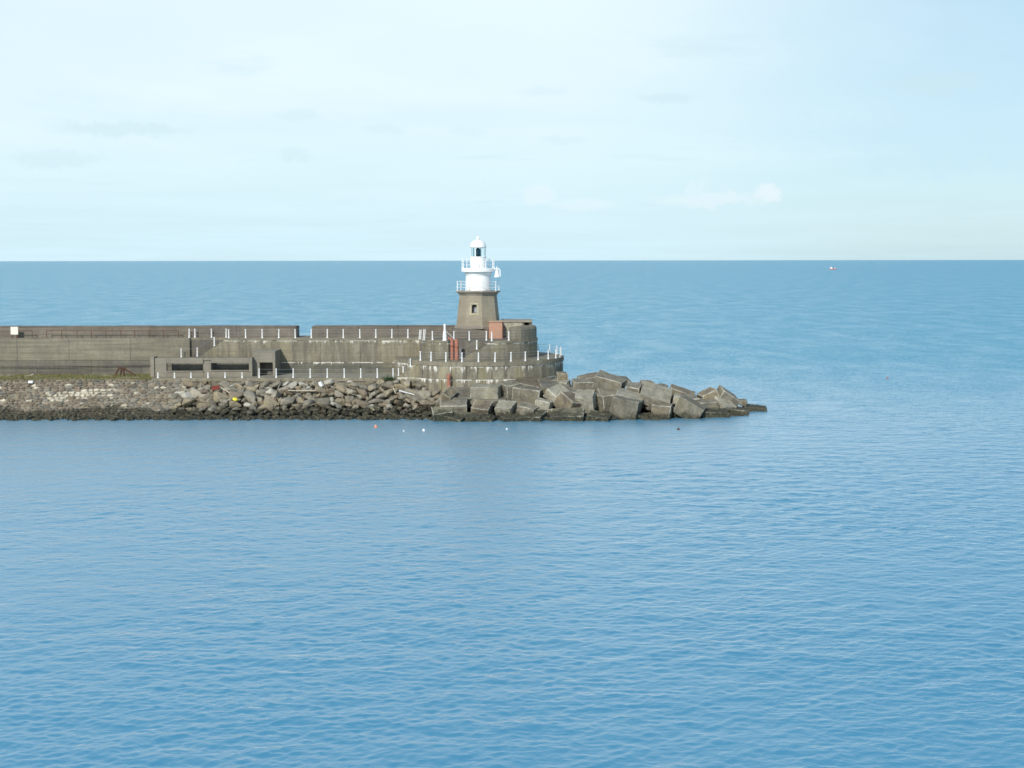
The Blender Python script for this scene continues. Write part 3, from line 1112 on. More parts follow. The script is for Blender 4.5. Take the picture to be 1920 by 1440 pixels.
def gallery_rail(r, z0, hgt_, nposts, off, npoly=None):
    pts = []
    for i in range(nposts):
        a_ = off + 2 * math.pi * i / nposts
        pts.append((LX + r * math.cos(a_), LY + r * math.sin(a_)))
    for x_, y_ in pts:
        mbx = MB()
        mbx.lathe([(.09, z0), (.05, z0 + .1), (.042, z0 + hgt_ - .05), (.07, z0 + hgt_ - .03), (.07, z0 + hgt_ + .03), (.03, z0 + hgt_ + .07)], 8, x_, y_)
        lchild(mbx, 'rail_post', M['post'])
    for hh in (.38, .72, 1.02):
        mbx = MB()
        for i in range(nposts):
            p, q_ = pts[i], pts[(i + 1) % nposts]
            mbx.tube([(p[0], p[1], z0 + hgt_ * hh - .02), (q_[0], q_[1], z0 + hgt_ * hh - .02)], .022, 5)
        lchild(mbx, 'rail', M['post'])


gallery_rail((rc - .14) * c8 * .985, zc1, 1.12, 8, ROT8)
gallery_rail(rg - .08, zg1, 1.12, 10, R(12))
# bell on its bracket
bx, by = X(932, 173.3), 173.3
zb1, zb0 = at(932, 504, 173.3).z, at(932, 520, 173.3).z
bell = thing('fog_bell', 'white fog bell hanging from a hooped bracket off the right of the lighthouse gallery', 'bell', loc=(bx, by, zb0))
hb_ = zb1 - zb0
mb = MB()
mb.lathe([(.38, zb0), (.40, zb0 + .05), (.31, zb0 + .2), (.22, zb0 + .5), (.18, zb0 + hb_ * .78), (.13, zb0 + hb_ * .86), (.05, zb0 + hb_ * .9)], 20, bx, by)
child(mb, 'bell_body', M['white'], bell, smooth=True)
mb = MB()
mb.tube([(bx, by, zb0 + hb_ * .88), (bx, by, zb1 + .34)], .05, 6)
mb.tube([(bx - .42, by + .1, zb1 - .12), (bx - .2, by, zb1 + .02), (bx + .12, by, zb1 + .04), (bx + .34, by, zb1 - .08), (bx + .40, by, zb1 - .32), (bx + .38, by, zb0 + .35), (bx + .46, by, zb0 + .12)], .075, 6)
child(mb, 'bracket', M['white'], bell)
mb = MB()
mb.lathe([(.06, zb0 - .08), (.09, zb0 - .02), (.03, zb0 + .2)], 8, bx, by)
child(mb, 'clapper', M['white'], bell)

# ------------------------------------------------------------------ railings
POST = {}


def post_mesh(h):
    if h not in POST:
        b_ = MB()
        b_.lathe([(.12, 0), (.12, .04), (.075, .10), (.062, h * .45), (.07, h * .47), (.07, h * .52), (.06, h * .54), (.055, h - .10), (.085, h - .07), (.085, h - .01), (.05, h + .03)], 8)
        me = bpy.data.meshes.new('post')
        me.from_pydata(b_.v, [], b_.f)
        me.materials.append(M['post'])
        POST[h] = me
    return POST[h]


def railing(label, pts, h=1.06, rails=(.36, .68, .98), rr=.011, breaks=(), mat=None, hs=None):
    c0 = pts[0]
    t_ = thing('railing', label, 'railing', 'white post railings on the breakwater', c0)
    for i, p in enumerate(pts):
        hh = hs[i] if hs else h
        o_ = link('post', post_mesh(hh), t_, Vector(p) - Vector(c0))
        o_.rotation_euler = (R(random.uniform(-1.2, 1.2)), R(random.uniform(-1.2, 1.2)), random.random())
    for fr in rails:
        mbx = MB()
        for i in range(len(pts) - 1):
            if i in breaks:
                continue
            a_, b2 = Vector(pts[i]), Vector(pts[i + 1])
            ha = hs[i] if hs else h
            hb2 = hs[i + 1] if hs else h
            mbx.tube([a_ + Vector((0, 0, ha * fr)), (a_ + b2) / 2 + Vector((0, 0, (ha + hb2) / 2 * fr - .025)), b2 + Vector((0, 0, hb2 * fr))], rr, 4)
        if mbx.v:
            o_ = mbx.build('rail', mat or M['rail'], t_)
            o_.matrix_parent_inverse = Matrix.Translation(-Vector(c0))
    return t_


PX_UP = [355, 366, 397, 424.5, 429.5, 461, 492, 523, 554, 584, 614, 644, 675, 705, 735, 765]
railing('row of white railing posts along the upper walkway of the long wall', [(X(p, 172.2) if p > 425 else X(p, 173.5), 172.2 if p > 425 else 173.5, Z_UP) for p in PX_UP])


def circ(px, r, back=False):
    yy = YC
    for _ in range(6):
        dx = X(px, yy) - XC
        yy = YC + (1 if back else -1) * math.sqrt(max(0, r * r - dx * dx))
    return (X(px, yy), yy)


pts = []
for p, r in ((811, 7.0), (851, 5.55), (880, 5.55), (912, 5.55), (922, 7.0), (954, 7.0), (980, 7.0)):
    x_, y_ = circ(p, r)
    pts.append((x_, y_, Z_UP))
railing('white railing posts round the edge of the upper terrace below the lighthouse', pts, breaks=(3,))
pts = []
for p in (788, 808, 836, 866, 897, 928, 958, 985, 1009, 1028, 1042, 1050):
    x_, y_ = circ(p, 10.2)
    pts.append((x_, y_, Z_LD))
for aa in (96, 108, 120, 133):
    pts.append((XC + 10.2 * math.sin(R(aa)), YC - 10.2 * math.cos(R(aa)), Z_LD))
railing('white railing posts curving round the edge of the lower terrace', pts, rr=.016)
railing('short white posts on the quay edge in front of the screen wall', [(X(p, 165.15), 165.15, Z_Q) for p in (295, 326, 357, 389, 421, 453)], h=.60, rails=())
railing('tall white railing posts along the quay edge right of the screen wall', [(X(p, 165.15), 165.15, Z_Q) for p in (485, 517, 549, 581, 613, 645, 676, 707, 736.5, 747)], rails=(.95, .5))


def ladder_pts(lst, Y):
    return [tuple(at(px_, py_, Y)) for px_, py_ in lst]


railing('three white posts climbing the left stairs above the screen wall', [tuple(at(340, 670, 172.05)), tuple(at(370, 668.5, 172.05)), tuple(at(402, 648.5, 172.05))], rails=(.95,))
railing('two white posts on the lower stairs between quay and round terrace', ladder_pts([(756, 702.5), (769.5, 688)], 164.72), rails=(.95,), h=.95)
railing('two white posts on the curved stairs right of the red pipes', [tuple(at(863, 671.5, 165.2)), tuple(at(894, 655, 165.0))], rails=(.95,))

# rusty handrail on the left wall: two lengths
for lab, cols in (('short rusty red handrail on the wall top beside the cream board', (32, 61)), ('long rusty red handrail on the wall top left of the white posts', (88, 116, 145, 172, 199, 227, 253, 280, 307, 335))):
    yh = 173.1
    c0 = Vector((X(cols[0], yh), yh, Z_UP))
    t_ = thing('handrail', lab, 'handrail', 'rusty handrails on the left wall', c0)
    for c in cols:
        b_ = MB()
        b_.tube([(0, 0, 0), (0, 0, .92)], .045, 6)
        o_ = b_.build('post', M['rust'], t_)
        o_.location = (X(c, yh) - c0.x, 0, 0)
    b_ = MB()
    b_.tube([(-.05, 0, .92), (X(cols[-1], yh) - c0.x + .05, 0, .92)], .04, 6)
    b_.build('rail', M['rust'], t_)

# ------------------------------------------------------------------ small things on the breakwater
b_ = MB()
p = at(27, 620, 173.0)
bd = thing('notice_board', 'cream square board fixed to the parapet at the far left', 'sign', loc=tuple(p))
b_.box(-.45, .45, -.04, .04, -.48, .48)
b_.build('panel', M['sign'], bd, bevel=.01)
for s in (-1, 1):
    b_ = MB()
    b_.box(s * .36 - .04, s * .36 + .04, .041, .10, -.9, .40)
    b_.build('leg', M['rust'], bd)

x_, y_ = circ(834, 6.9)
dv = thing('mooring_post', 'tall tapering white mooring post with a slanting stay above the red pipes', 'post', loc=(x_, y_, Z_UP))
b_ = MB()
b_.lathe([(.27, 0), (.25, .15), (.22, .3), (.24, .5), (.20, .7), (.19, .95), (.14, 1.15), (.115, 1.4), (.13, 1.85), (.13, 1.98)], 12)
b_.build('post_body', M['post'], dv)
b_ = MB()
b_.tube([(.12, 0, 1.15), (1.02, .5, .25)], .028, 6)
b_.build('stay', M['post'], dv)

for lab, p0, p1 in (('left of two short white ladders leaning at the walkway edge', (787, 637), (788.5, 618)), ('right of two short white ladders leaning at the walkway edge', (794.5, 638.5), (796, 617))):
    A0, B0 = at(*p0, 167.6), at(*p1, 168.1)
    t_ = thing('ladder', lab, 'ladder', 'white ladders at the walkway edge', tuple(A0))
    for s in (-.09, .09):
        b_ = MB()
        b_.tube([Vector((s, 0, 0)), B0 - A0 + Vector((s, 0, 0))], .035, 5)
        b_.build('stile', M['post'], t_)
    for k in range(5):
        b_ = MB()
        c = (B0 - A0) * ((k + .6) / 5.2)
        b_.tube([c + Vector((-.09, 0, 0)), c + Vector((.09, 0, 0))], .025, 5)
        b_.build('rung', M['post'], t_)
ZLADD = None

for lab, px_, y0, y1, Yv, rr, z0 in (('left of the pair of red pipes in the terrace recess', 847.5, 634, 670, 165.3, .20, None), ('right of the pair of red pipes in the terrace recess', 856, 636, 674, 164.6, .23, None), ('single short red pipe against the lower drum wall', 841.5, 701, 727, 161.5, .20, None)):
    top, bot = at(px_, y0, Yv), at(px_, y1, Yv)
    if Yv > 163:
        bot.z = Z_LD
    t_ = thing('red_pipe', lab, 'pipe', 'red pipes on the pier head', (top.x, Yv, bot.z))
    h = top.z - bot.z
    b_ = MB()
    b_.lathe([(rr, 0), (rr, h - .03), (rr * .8, h)], 12)
    b_.build('pipe_body', M['redlead'], t_, smooth=False)
    b_ = MB()
    b_.lathe([(rr + .03, h * .62), (rr + .03, h * .62 + .07)], 12)
    b_.build('band', M['rust'], t_)
    if Yv > 165:
        b_ = MB()
        b_.tube([(0, 0, h - .2), (-.25, .1, h - .05), (-.5, .15, h - .05)], .13, 8)
        b_.build('elbow', M['redlead'], t_)

# cable along left wall
b_ = MB()
b_.tube([at(-50, 689.5, 172.45), at(60, 688.3, 172.45), at(150, 687, 172.45), at(235, 685.8, 172.45), at(284, 685, 172.45)], .03, 5)
o = b_.build('cable', M['dark'])
tag(o, 'thin dark cable stretched along the left wall above the grass', 'cable')
# rusty A-frame
yf = 170.2
t_ = thing('rusty_frame', 'broken rusty iron frame lying in the grass below the left wall', 'scrap', loc=tuple(at(228, 704, yf)))
c0 = at(228, 704, yf)
for nm_, lst in (('strut', [(224, 688), (215, 706)]), ('strut', [(232, 691), (253, 703)]), ('strut', [(228, 690), (226, 704)]), ('strut', [(231, 689), (233, 704)]), ('base_bar', [(208, 706), (228, 705)]), ('head', [(223, 690.5), (235, 690.5)])):
    b_ = MB()
    P0, P1 = at(*lst[0], yf) - c0, at(*lst[1], yf + (.5 if nm_ == 'strut' else 0)) - c0
    b_.tube([P0, P1], .10, 6)
    b_.build(nm_, M['rust'], t_)


def plank(label, a_, b2, w, mat, name='plank', cat='driftwood', thick=.09):
    A0, B0 = Vector(a_), Vector(b2)
    d = (B0 - A0)
    L0 = d.length
    mbx = MB()
    mbx.box(0, L0, -w / 2, w / 2, -thick / 2, thick / 2)
    o_ = mbx.build(name, mat, None, bevel=.012)
    o_.rotation_euler = d.to_track_quat('X', 'Z').to_euler()
    o_.location = A0
    return tag(o_, label, cat)


for lab, a_, b2 in (('upper grey-white timber lying in the grass at the far left', (34, 706.5), (60, 703.5)), ('lower bleached timber in the grass at the far left', (27, 707.5), (47, 705.5)), ('short dark-ended timber propped in the grass at the far left', (50, 706), (63, 701.5))):
    plank(lab, at(*a_, 170.5), at(*b2, 170.8), .18, M['wood'], 'timber')

# ------------------------------------------------------------------ grass strip and stone slope at left
XG0, XG1 = XL - 4, X(284, 165)
mb = MB()
mb.box(XG0, XG1, 165.2, 172.75, -1.5, at(100, 712, 165.2).z)
ZG = at(100, 712, 165.2).z
o = mb.build('grass_bank', M['mortar'])
tag(o, 'narrow grass-topped earth bank between the left wall and the stone slope', None, None, 'structure')
vs, fs = [], []
for _ in range(15000):
    gx = random.uniform(XG0, XG1)
    gy = 165.0 + 7.6 * random.random() ** 1.3
    dens = noise.noise(Vector((gx * .25, gy * .6, 3)))
    if dens < -.25 and random.random() < .8:
        continue
    hgr = random.uniform(.05, .18) * (1 + max(0, dens) * 1.6) * (1.5 if gx > X(190, 168) and random.random() < .5 else 1)
    w_ = random.uniform(.02, .05)
    an = random.random() * math.pi
    lx, ly = random.uniform(-.12, .12), random.uniform(-.12, .12)
    n0 = len(vs)
    vs += [(gx - w_ * math.cos(an), gy - w_ * math.sin(an), ZG), (gx + w_ * math.cos(an), gy + w_ * math.sin(an), ZG), (gx + lx, gy + ly, ZG + hgr)]
    fs.append((n0, n0 + 1, n0 + 2))
o = link('grass', mesh('grass', vs, fs, M['grass']))
tag(o, 'patchy yellow-green grass along the foot of the left wall', 'grass', None, 'stuff')

# sloping stone face: bed + pitched stones
YT, YBm = 165.2, 156.0
ZBm = -0.55
slope = thing('stone_revetment', 'sloping face of pitched stones falling from the grass to the water at the left', 'revetment', loc=(X(150, 160), 160, 0))


def slz(y, top, yt=YT, yb=YBm, zb_=ZBm):
    return zb_ + (top - zb_) * (y - yb) / (yt - yb)


nx, ny = 60, 18
XS0, XS1 = XL - 4, X(335, 160)
vs, fs = [], []
for i in range(nx + 1):
    for j in range(ny + 1):
        xx = XS0 + (XS1 - XS0) * i / nx
        yy = YBm - 1.5 + (YT + .1 - YBm + 1.5) * j / ny
        vs.append((xx, yy, slz(yy, ZG - .02) - .03 + .10 * noise.noise(Vector((xx * .6, yy * .6, 0)))))
for i in range(nx):
    for j in range(ny):
        fs.append((i * (ny + 1) + j, (i + 1) * (ny + 1) + j, (i + 1) * (ny + 1) + j + 1, i * (ny + 1) + j + 1))
bed = link('mortar_bed', mesh('mortar_bed', vs, fs, M['mortar'], True), slope)
bed.matrix_parent_inverse = Matrix.Translation(-Vector(slope.location))


def hull_mesh(name, npts, seed, flat=1.0, sub=0, amp=.08):
    rnd_ = random.Random(seed)
    bm = bmesh.new()
    for _ in range(npts):
        v = Vector((rnd_.gauss(0, 1), rnd_.gauss(0, 1), rnd_.gauss(0, 1))).normalized()
        v = Vector((v.x * rnd_.uniform(.85, 1.1), v.y * rnd_.uniform(.85, 1.1), v.z * flat * rnd_.uniform(.85, 1.1)))
        bm.verts.new(v)
    bmesh.ops.convex_hull(bm, input=bm.verts)
    bmesh.ops.delete(bm, geom=[v for v in bm.verts if not v.link_faces], context='VERTS')
    if sub:
        bmesh.ops.bevel(bm, geom=list(bm.edges), offset=.07, segments=1, affect='EDGES')
        bmesh.ops.triangulate(bm, faces=bm.faces)
        bmesh.ops.subdivide_edges(bm, edges=bm.edges, cuts=sub, use_grid_fill=True)
        for v in bm.verts:
            nn_ = noise.noise(v.co * 2.3 + Vector((seed, 0, 0))) + .5 * noise.noise(v.co * 6 + Vector((0, seed, 0)))
            v.co += v.co.normalized() * nn_ * amp
    bmesh.ops.recalc_face_normals(bm, faces=bm.faces)
    me = bpy.data.meshes.new(name)
    bm.to_mesh(me)
    bm.free()
    return me


def variants(name, n_, npts, seed, mats, **kw):
    out = {}
    for mk in mats:
        lst = []
        for i in range(n_):
            me = hull_mesh(name, npts, seed + i, **kw)
            me.materials.append(M[mk])
            lst.append(me)
        out[mk] = lst
    return out


SV = variants('stone', 6, 16, 100, ('st_brown', 'st_grey', 'st_pale'), flat=.45)
cand = []
y = 164.9
row = 0
while y > YBm + .1:
    step = random.uniform(.50, .62) * (1.0 if y > 158.5 else .8)
    x = XS0 + 3 + random.random() * .5
    while x < X(334, y) - (.0 if y > 160 else .0):
        w_ = random.uniform(.5, 1.0)
        cand.append((x + w_ / 2, y + random.uniform(-.08, .08), w_ * random.uniform(.44, .56), step * random.uniform(.46, .58)))
        x += w_
    y -= step * .93
rest = MB()
cand_v = [c for c in cand if at(0, 700, c[1]).x - 1 < c[0]]
cand_v.sort(key=lambda c: -c[2] * c[3])
tilt = math.atan2(ZG - ZBm, YT - YBm)
for i, (cx_, cy_, rx, ry) in enumerate(cand_v):
    pxx = 960 + cx_ / cy_ * F
    zz_ = slz(cy_, ZG)
    pyv = 487.5 + (H - zz_) / cy_ * F
    pc_ = 745 - (pxx - 80) * .085 + 4 * noise.noise(Vector((cx_ * .4, 0, 7)))
    pale = 82 < pxx < 204 and abs(pyv - pc_) < 7.5 + 4 * noise.noise(Vector((cx_ * .8, cy_ * .8, 3)))
    pale2 = (pxx > 205 and random.random() < .045) or random.random() < .02
    mk = 'st_pale' if (pale or pale2) else ('st_brown' if random.random() < (.75 if pxx < 210 else .45) else 'st_grey')
    me = random.choice(SV[mk])
    loc = Vector((cx_, cy_, zz_ + .02))
    rot = Euler((tilt, 0, 0)).to_matrix().to_4x4() @ Euler((random.uniform(-.15, .15), random.uniform(-.15, .15), random.choice((0, math.pi)) + random.uniform(-.4, .4))).to_matrix().to_4x4()
    rz = random.uniform(.35, .6) * max(rx, ry)
    S = Matrix.Diagonal((rx, ry, rz / .45 * .8, 1))
    mw = Matrix.Translation(loc) @ rot @ S
    if i < 295:
        o = link('stone', me, slope)
        o.matrix_parent_inverse = Matrix.Translation(-Vector(slope.location))
        o.matrix_basis = mw
    else:
        mi = ('st_brown', 'st_grey', 'st_pale').index(mk)
        rest.poly([mw @ v.co for v in me.vertices], [tuple(p.vertices) for p in me.polygons], mi)
o = child(rest, 'small_stones', [M['st_brown'], M['st_grey'], M['st_pale']], slope)
o['kind'] = 'stuff'

# ------------------------------------------------------------------ rubble core under boulders and blocks


def core_z(x, y):
    px = 960 + x / y * F
    # ridge half widths shrink to the right
    if px < 800:
        return slz(y, Z_Q - .5, 165.1, 156.2, -.9) - .35 if y < 165.1 else Z_Q - .9
    f_ = max(0, min(1, (1400 - px) / 600))
    yfront = 156.0 + (1 - f_) ** 2 * 7
    zt_ = 1.0 + 1.5 * f_
    d = (y - yfront) / 7.0
    d2 = (178 - (1 - f_) * 8 - y) / 7.0
    return min(-1.0 + (zt_ + 1.0) * min(d, 1), -1.0 + (zt_ + 1.0) * min(d2, 1))


vs, fs = [], []
nx, ny = 110, 34
xa, xb = X(318, 160), X(1420, 160)
for i in range(nx + 1):
    for j in range(ny + 1):
        xx = xa + (xb - xa) * i / nx
        yy = 154.5 + 25 * j / ny
        vs.append((xx, yy, core_z(xx, yy) + .3 * noise.noise(Vector((xx * .7, yy * .7, 0)))))
for i in range(nx):
    for j in range(ny):
        fs.append((i * (ny + 1) + j, (i + 1) * (ny + 1) + j, (i + 1) * (ny + 1) + j + 1, i * (ny + 1) + j + 1))
o = link('rubble_mound', mesh('rubble_mound', vs, fs, M['core']))
tag(o, 'dark rubble mound underneath the boulders and concrete blocks', None, None, 'structure')

# ------------------------------------------------------------------ boulders
RM = ('rock_grey', 'rock_tan', 'rock_pale', 'rock_brown', 'rock_weed')
BV = variants('boulder', 7, 17, 300, RM, flat=.78, sub=1, amp=.05)
placed = []
tries = 0
boul = []


def try_rock(px, py, r, forced=None, gap=.70):
    # position on the slope surface that this pixel sees
    for yy_ in [164.6 - k * .1 for k in range(90)]:
        z_ = slz(yy_, Z_Q - .25, 165.0, 156.0, -.35)
        if 487.5 + (H - z_) / yy_ * F >= py:
            break
    x_ = X(px, yy_)
    for (qx, qy, qr) in placed:
        if (qx - x_) ** 2 + ((qy - yy_) * 1.15) ** 2 < ((qr + r) * gap) ** 2:
            return False
    placed.append((x_, yy_, r))
    boul.append((x_, yy_, z_, r, px, py, forced))
    return True


# the boulders that stand out in the photograph
for px, py, r, mk in ((348, 741, 1.0, 'rock_pale'), (332, 727, .55, 'rock_pale'), (365, 737, 1.15, 'rock_grey'), (386, 741, 1.1, 'rock_grey'), (410, 744, 1.25, 'rock_tan'), (352, 755, 1.2, 'rock_tan'), (380, 757, .95, 'rock_tan'), (417, 720, .85, 'rock_grey'),
                      (432, 730, 1.0, 'rock_grey'), (450, 732, .9, 'rock_grey'), (468, 742, 1.2, 'rock_grey'), (440, 757, 1.1, 'rock_tan'), (505, 754, 1.15, 'rock_tan'), (537, 752, 1.35, 'rock_grey'), (578, 756, 1.1, 'rock_grey'), (604, 756, 1.2, 'rock_grey'),
                      (568, 718, .9, 'rock_pale'), (590, 718, .9, 'rock_grey'), (545, 722, .9, 'rock_pale'), (497, 722, .9, 'rock_grey'), (520, 738, 1.1, 'rock_grey'), (640, 726, .95, 'rock_tan'), (635, 738, .9, 'rock_grey'), (655, 744, 1.0, 'rock_grey'), (665, 722, .8, 'rock_grey'),
                      (700, 728, 1.0, 'rock_grey'), (728, 735, 1.0, 'rock_tan'), (775, 731, 1.1, 'rock_grey'), (795, 738, 1.15, 'rock_grey'), (812, 733, 1.1, 'rock_grey'), (803, 760, 1.2, 'rock_brown'), (780, 745, .9, 'rock_grey'), (750, 756, .9, 'rock_brown')):
    try_rock(px, py, r, mk, .42)
while tries < 9000 and len(boul) < 285:
    tries += 1
    px = random.uniform(322, 828)
    py = random.uniform(716, 786)
    if px < 350 and py < 722:
        continue
    if py > 757:
        r = random.uniform(.42, .72)
    else:
        r = random.uniform(.62, 1.2) if tries < 3500 else random.uniform(.40, .65)
    try_rock(px, py, r, None, .66)
QP = [(295, 'first'), (326, 'second'), (357, 'third'), (389, 'fourth'), (421, 'fifth'), (453, 'sixth'), (485, 'seventh'), (517, 'eighth'), (549, 'ninth'), (581, 'tenth'), (613, 'eleventh'), (645, 'twelfth'), (676, 'thirteenth'), (707, 'fourteenth'), (737, 'fifteenth')]
ents = []
for (x_, y_, z_, r, px, py, mk) in boul:
    if mk is None:
        u = random.random()
        if py > 768:
            mk = 'rock_weed' if u < .8 else 'rock_brown'
        elif px > 740:
            mk = 'rock_grey' if u < .5 else ('rock_brown' if u < .75 else 'rock_tan')
        else:
            mk = 'rock_grey' if u < .48 else ('rock_tan' if u < .75 else ('rock_pale' if u < .88 else 'rock_brown'))
    sxx, syy, szz = r * random.uniform(.9, 1.25), r * random.uniform(.8, 1.1), r * random.uniform(.62, .9)
    o = link('boulder', random.choice(BV[mk]))
    o.location = (x_, y_, z_ - .10 * r)
    o.scale = (sxx, syy, szz)
    o.rotation_euler = (random.uniform(-.5, .5), random.uniform(-.5, .5), random.random() * 6.28)
    size = 'large' if r > .95 else ('mid-sized' if r > .66 else ('small' if r > .5 else 'tiny'))
    colr = {'rock_grey': 'grey', 'rock_tan': 'tan', 'rock_pale': 'pale', 'rock_brown': 'brown', 'rock_weed': 'dark weedy'}[mk]
    rowt = 'touching the quay' if py < 727 else ('on upper slope' if py < 740 else ('at mid slope' if py < 755 else ('on lower slope' if py < 770 else 'at waterline')))
    if px < 752:
        q_ = min(QP, key=lambda k: abs(k[0] - px))
        where = 'under %s quay post' % q_[1]
    elif px < 790:
        where = 'below the lower stairs'
    else:
        where = 'left of the concrete blocks'
    ents.append((size, colr, rowt, where, o, px))
from collections import defaultdict
gr = defaultdict(list)
for e in ents:
    gr[e[:4]].append(e)
for k_, lst in gr.items():
    lst.sort(key=lambda e: e[5])
    nn_ = len(lst)
    for i, e in enumerate(lst):
        pre = ''
        if nn_ == 2:
            pre = ('left of two: ', 'right of two: ')[i]
        elif nn_ > 2:
            pre = '%s from left of %s ' % (('leftmost', 'second', 'third', 'fourth', 'fifth', 'sixth', 'seventh', 'eighth', 'ninth')[i], ('', '', '', 'three', 'four', 'five', 'six', 'seven', 'eight', 'nine')[nn_])
        tag(e[4], '%s%s %s boulder %s, %s' % (pre, k_[0], k_[1], k_[2], k_[3]), 'boulder', 'boulders on the slope below the quay')
# small infill stones (nobody could count them)
fill = MB()
for _ in range(1500):
    px = random.uniform(318, 1380)
    py = random.uniform(716, 790)
    yy_ = random.uniform(155.6, 164.6)
    x_ = X(px, yy_)
    z_ = slz(yy_, Z_Q - .4, 165, 156.2, -.5) - .05 if px < 815 else core_z(x_, yy_) + .1
    me = random.choice(SV['st_grey'])
    rr = random.uniform(.14, .42)
    mw = Matrix.Translation((x_, yy_, z_)) @ Euler((random.random() * 3, random.random() * 3, random.random() * 6)).to_matrix().to_4x4() @ Matrix.Diagonal((rr, rr, rr * 1.5, 1))
    mi = 3 if z_ < 1.1 else random.choice((0, 1, 1, 2))
    fill.poly([mw @ v.co for v in me.vertices], [tuple(p.vertices) for p in me.polygons], mi)
for _ in range(420):
    px = random.uniform(-40, 850)
    yy_ = random.uniform(155.3, 157.2) - .5 * noise.noise(Vector((px * .03, 0, 5)))
    me = random.choice(SV['st_grey'])
    rr = random.uniform(.14, .5)
    mw = Matrix.Translation((X(px, yy_), yy_, random.uniform(-.12, .12))) @ Euler((random.random() * 3, random.random() * 3, random.random() * 6)).to_matrix().to_4x4() @ Matrix.Diagonal((rr, rr, rr * 1.5, 1))
    fill.poly([mw @ v.co for v in me.vertices], [tuple(p.vertices) for p in me.polygons], 3)
o = fill.build('small_rubble', [M['rock_grey'], M['rock_tan'], M['rock_brown'], M['rock_weed']])
tag(o, 'loose small stones filling the gaps between boulders', 'rubble', None, 'stuff')

# ------------------------------------------------------------------ concrete armour blocks


def block(cx_, cy_, w, h, dep, yaw, pitch, roll, Y, mk, label):
    """cast cube; w,h as seen in photo pixels, depth in metres; roll>0 lowers the right end; pitch>0 shows more of the top"""
    k_ = Y / F
    W, Hh = w * k_, h * k_
    bm = bmesh.new()
    bmesh.ops.create_cube(bm, size=1)
    for v in bm.verts:
        v.co = Vector((v.co.x * W, v.co.y * dep, v.co.z * Hh))
    for v in bm.verts:
        v.co += Vector([random.uniform(-.06, .06) * min(W, Hh, dep) for _ in range(3)])
    res = bmesh.ops.bevel(bm, geom=list(bm.edges), offset=random.uniform(.06, .12), segments=2, affect='EDGES', profile=.6)
    ef = set(res['faces'])
    for f_ in bm.faces:
        f_.material_index = 1 if (f_ in ef and f_.calc_area() < .35) else 0
    big = [e for e in bm.edges if e.calc_length() > .5]
    bmesh.ops.subdivide_edges(bm, edges=big, cuts=7, use_grid_fill=True)
    sd = random.random() * 50
    for v in bm.verts:
        nn_ = noise.noise(v.co * 1.3 + Vector((sd, 0, 0))) * .11 + noise.noise(v.co * 4 + Vector((0, sd, 0))) * .055 + noise.noise(v.co * 9) * .02
        v.co += v.co.normalized() * nn_
    bmesh.ops.recalc_face_normals(bm, faces=bm.faces)
    me = bpy.data.meshes.new('concrete_block')
    bm.to_mesh(me)
    bm.free()
    me.materials.append(M['block_brown' if mk == 'block' and random.random() < .38 else mk])
    me.materials.append(M['edge'])
    o_ = link('concrete_block', me)
    o_.location = at(cx_, cy_, Y + dep * .38)
    o_.rotation_euler = (Matrix.Rotation(R(roll), 3, 'Y') @ Matrix.Rotation(R(pitch), 3, 'X') @ Matrix.Rotation(R(yaw), 3, 'Z')).to_euler()
    tag(o_, label, 'concrete block', 'tumbled concrete blocks round the pier head')
    return o_


